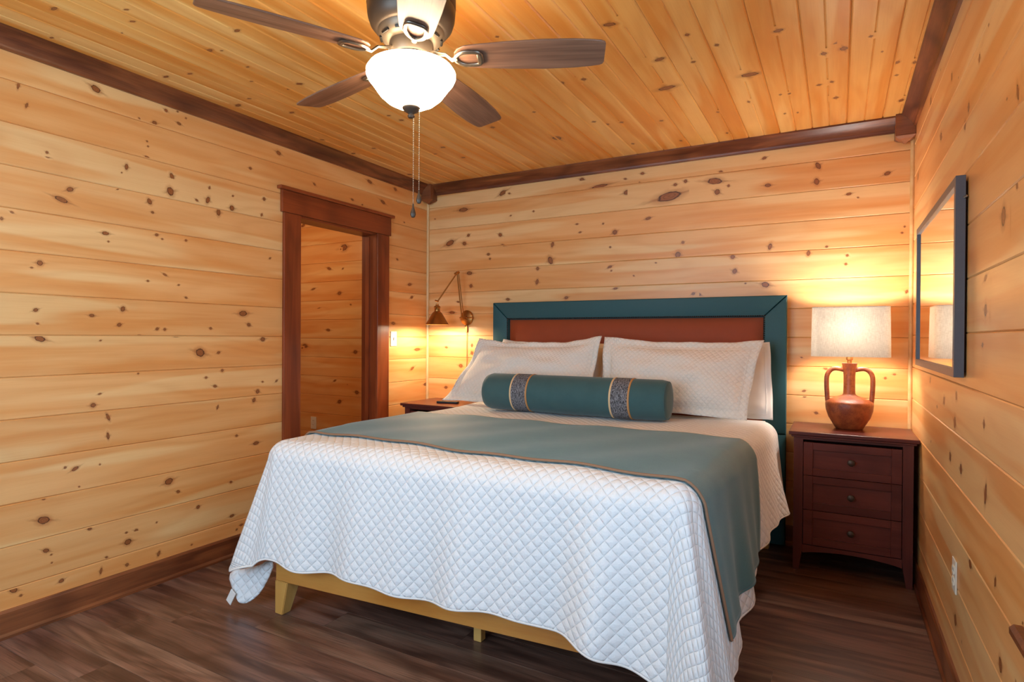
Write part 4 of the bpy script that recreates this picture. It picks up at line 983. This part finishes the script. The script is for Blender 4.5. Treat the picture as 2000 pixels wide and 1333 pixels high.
# ------------------------------------------------------------ ceiling fan
FX, FY = 1.742, -2.405
fan = thing('ceiling_fan', (FX, FY, H), 'five-blade bronze ceiling fan with walnut blades and glass bowl light', 'ceiling fan')
h_ = lambda z: z - H
obj('motor_housing', add_lathe(nb(), [(0, -.0005), (.128, -.0005), (.140, -.012), (.146, -.030), (.150, -.034), (.152, -.060), (.152, -.125), (.149, -.131), (.151, -.137), (.148, -.165), (.140, -.19), (.125, -.208), (.118, -.212), (0, -.212)], 64), M_bronzed, fan, smooth=True, local=True)
obj('vent_plate', add_lathe(nb(), [(0, -.2125), (.114, -.2125), (.110, -.230), (.092, -.246), (.078, -.250), (0, -.250)], 48), M_bronze, fan, smooth=True, local=True)
for i in range(10):
    a = 2 * PI * i / 10
    b = box((-.018, -.004, -.004), (.018, .004, .004), .001)
    b.transform(Matrix.Rotation(a, 4, 'Z') @ Matrix.Translation((.1025, 0, -.2385)) @ Matrix.Rotation(math.radians(35), 4, 'Y') @ Matrix.Rotation(PI / 2, 4, 'Z'))
    obj('vent_slot', b, M_black, fan, local=True)
obj('hub', add_lathe(nb(), [(0, -.2505), (.074, -.2505), (.076, -.256), (.076, -.292), (.072, -.298), (.060, -.300), (0, -.300)], 48), M_bronze, fan, smooth=True, local=True)
obj('light_fitter', add_lathe(nb(), [(0, -.3005), (.066, -.3005), (.082, -.308), (.088, -.322), (.09, -.332), (0, -.332)], 48), M_bronze, fan, smooth=True, local=True)
bw = obj('glass_bowl', add_lathe(nb(), [(.088, -.320), (.118, -.326), (.143, -.336), (.1525, -.350), (.1525, -.362), (.146, -.376), (.136, -.388), (.126, -.402), (.108, -.427), (.084, -.448), (.055, -.463), (.024, -.470), (0, -.470)], 64), M_bowl, fan, smooth=True, local=True, auto=80, label='lit frosted glass bowl')
obj('finial', add_lathe(nb(), [(0, -.4675), (.030, -.466), (.031, -.471), (.026, -.480), (.012, -.488), (.009, -.494), (.013, -.498), (.010, -.504), (0, -.506)], 32), M_bronzed, fan, smooth=True, local=True)
def chain(x, y, z0, z1, name):
    bm = nb(); n = int((z0 - z1) / .0062)
    for i in range(n):
        bmesh.ops.create_icosphere(bm, subdivisions=1, radius=.0021, matrix=Matrix.Translation((x, y, z0 - (i + .5) * .0062)))
    add_tube(bm, [(x, y, z0), (x, y, z1)], .0007, 4)
    c = obj('pull_chain', bm, M_chain, fan, smooth=True, local=True, auto=80)
    obj('pull_fob', add_lathe(nb(), [(0, z1 + .004), (.0025, z1 + .002), (.003, z1 - .008), (.009, z1 - .028), (.0095, z1 - .036), (.006, z1 - .044), (0, z1 - .046)], 16, (x, y, 0)), M_bronzed, c, smooth=True, local=True)
chain(.008, .003, -.500, 1.727 - H, 0)
chain(.026, .012, -.462, 1.775 - H, 1)
PH0 = .4304
BZ = 2.232 - H
def blade_outline():
    P_ = []
    half = [(.150, .0), (.152, .022), (.165, .042), (.190, .054), (.24, .060), (.34, .068), (.46, .073), (.56, .071), (.62, .065), (.648, .060), (.658, .054), (.662, .044)]
    up = [(x, y) for x, y in half]; dn = [(x, -y) for x, y in half[1:]][::-1]
    return up + dn
for i in range(5):
    a = PH0 + i * 2 * PI / 5
    arm_m = Matrix.Rotation(a, 4, 'Z')
    bld_m = arm_m @ Matrix.Translation((0, 0, BZ)) @ Matrix.Rotation(math.radians(-12), 4, 'X')
    bm = add_extr(nb(), blade_outline(), -.003, .003, lambda p, q, z: (p, q, z))
    bmesh.ops.bevel(bm, geom=[e for e in bm.edges if abs(e.verts[0].co.z - e.verts[1].co.z) < 1e-5 and len(e.link_faces) == 2 and e.calc_face_angle(0) > .8], offset=.0015, segments=1, affect='EDGES')
    bl = obj('blade', bm, M_blade, fan, local=True); bl.matrix_local = bld_m
    # blade iron: stem from the hub, then a rounded loop under the blade
    bm = nb()
    add_tube(bm, [(.066, 0, -.276 - BZ), (.095, 0, -.286 - BZ), (.120, 0, -.290 - BZ), (.142, 0, -.012), (.160, 0, -.009)], [.011, .010, .009, .010, .011], 8, flat=.55)
    loop = []
    for k in range(28):
        th_ = 2 * PI * k / 28; c_, s_ = math.cos(th_), math.sin(th_)
        xx = .198 + .045 * (abs(c_) ** (.55 if c_ > 0 else 1)) * (1 if c_ > 0 else -1); yy = .033 * (abs(s_) ** (.5 if c_ > 0 else .8)) * (1 if s_ > 0 else -1) * (1 if c_ > -.2 else (1 - ((-c_ - .2) / .8) ** 2 * .35))
        loop.append((xx, yy, -.0095))
    add_tube(bm, loop, .0075, 8, closed=True, flat=.7)
    add_box(bm, (.229, -.027, -.0135), (.246, .027, -.0035), .003)
    ir = obj('blade_iron', bm, M_iron, bl, smooth=True, local=True, auto=50)
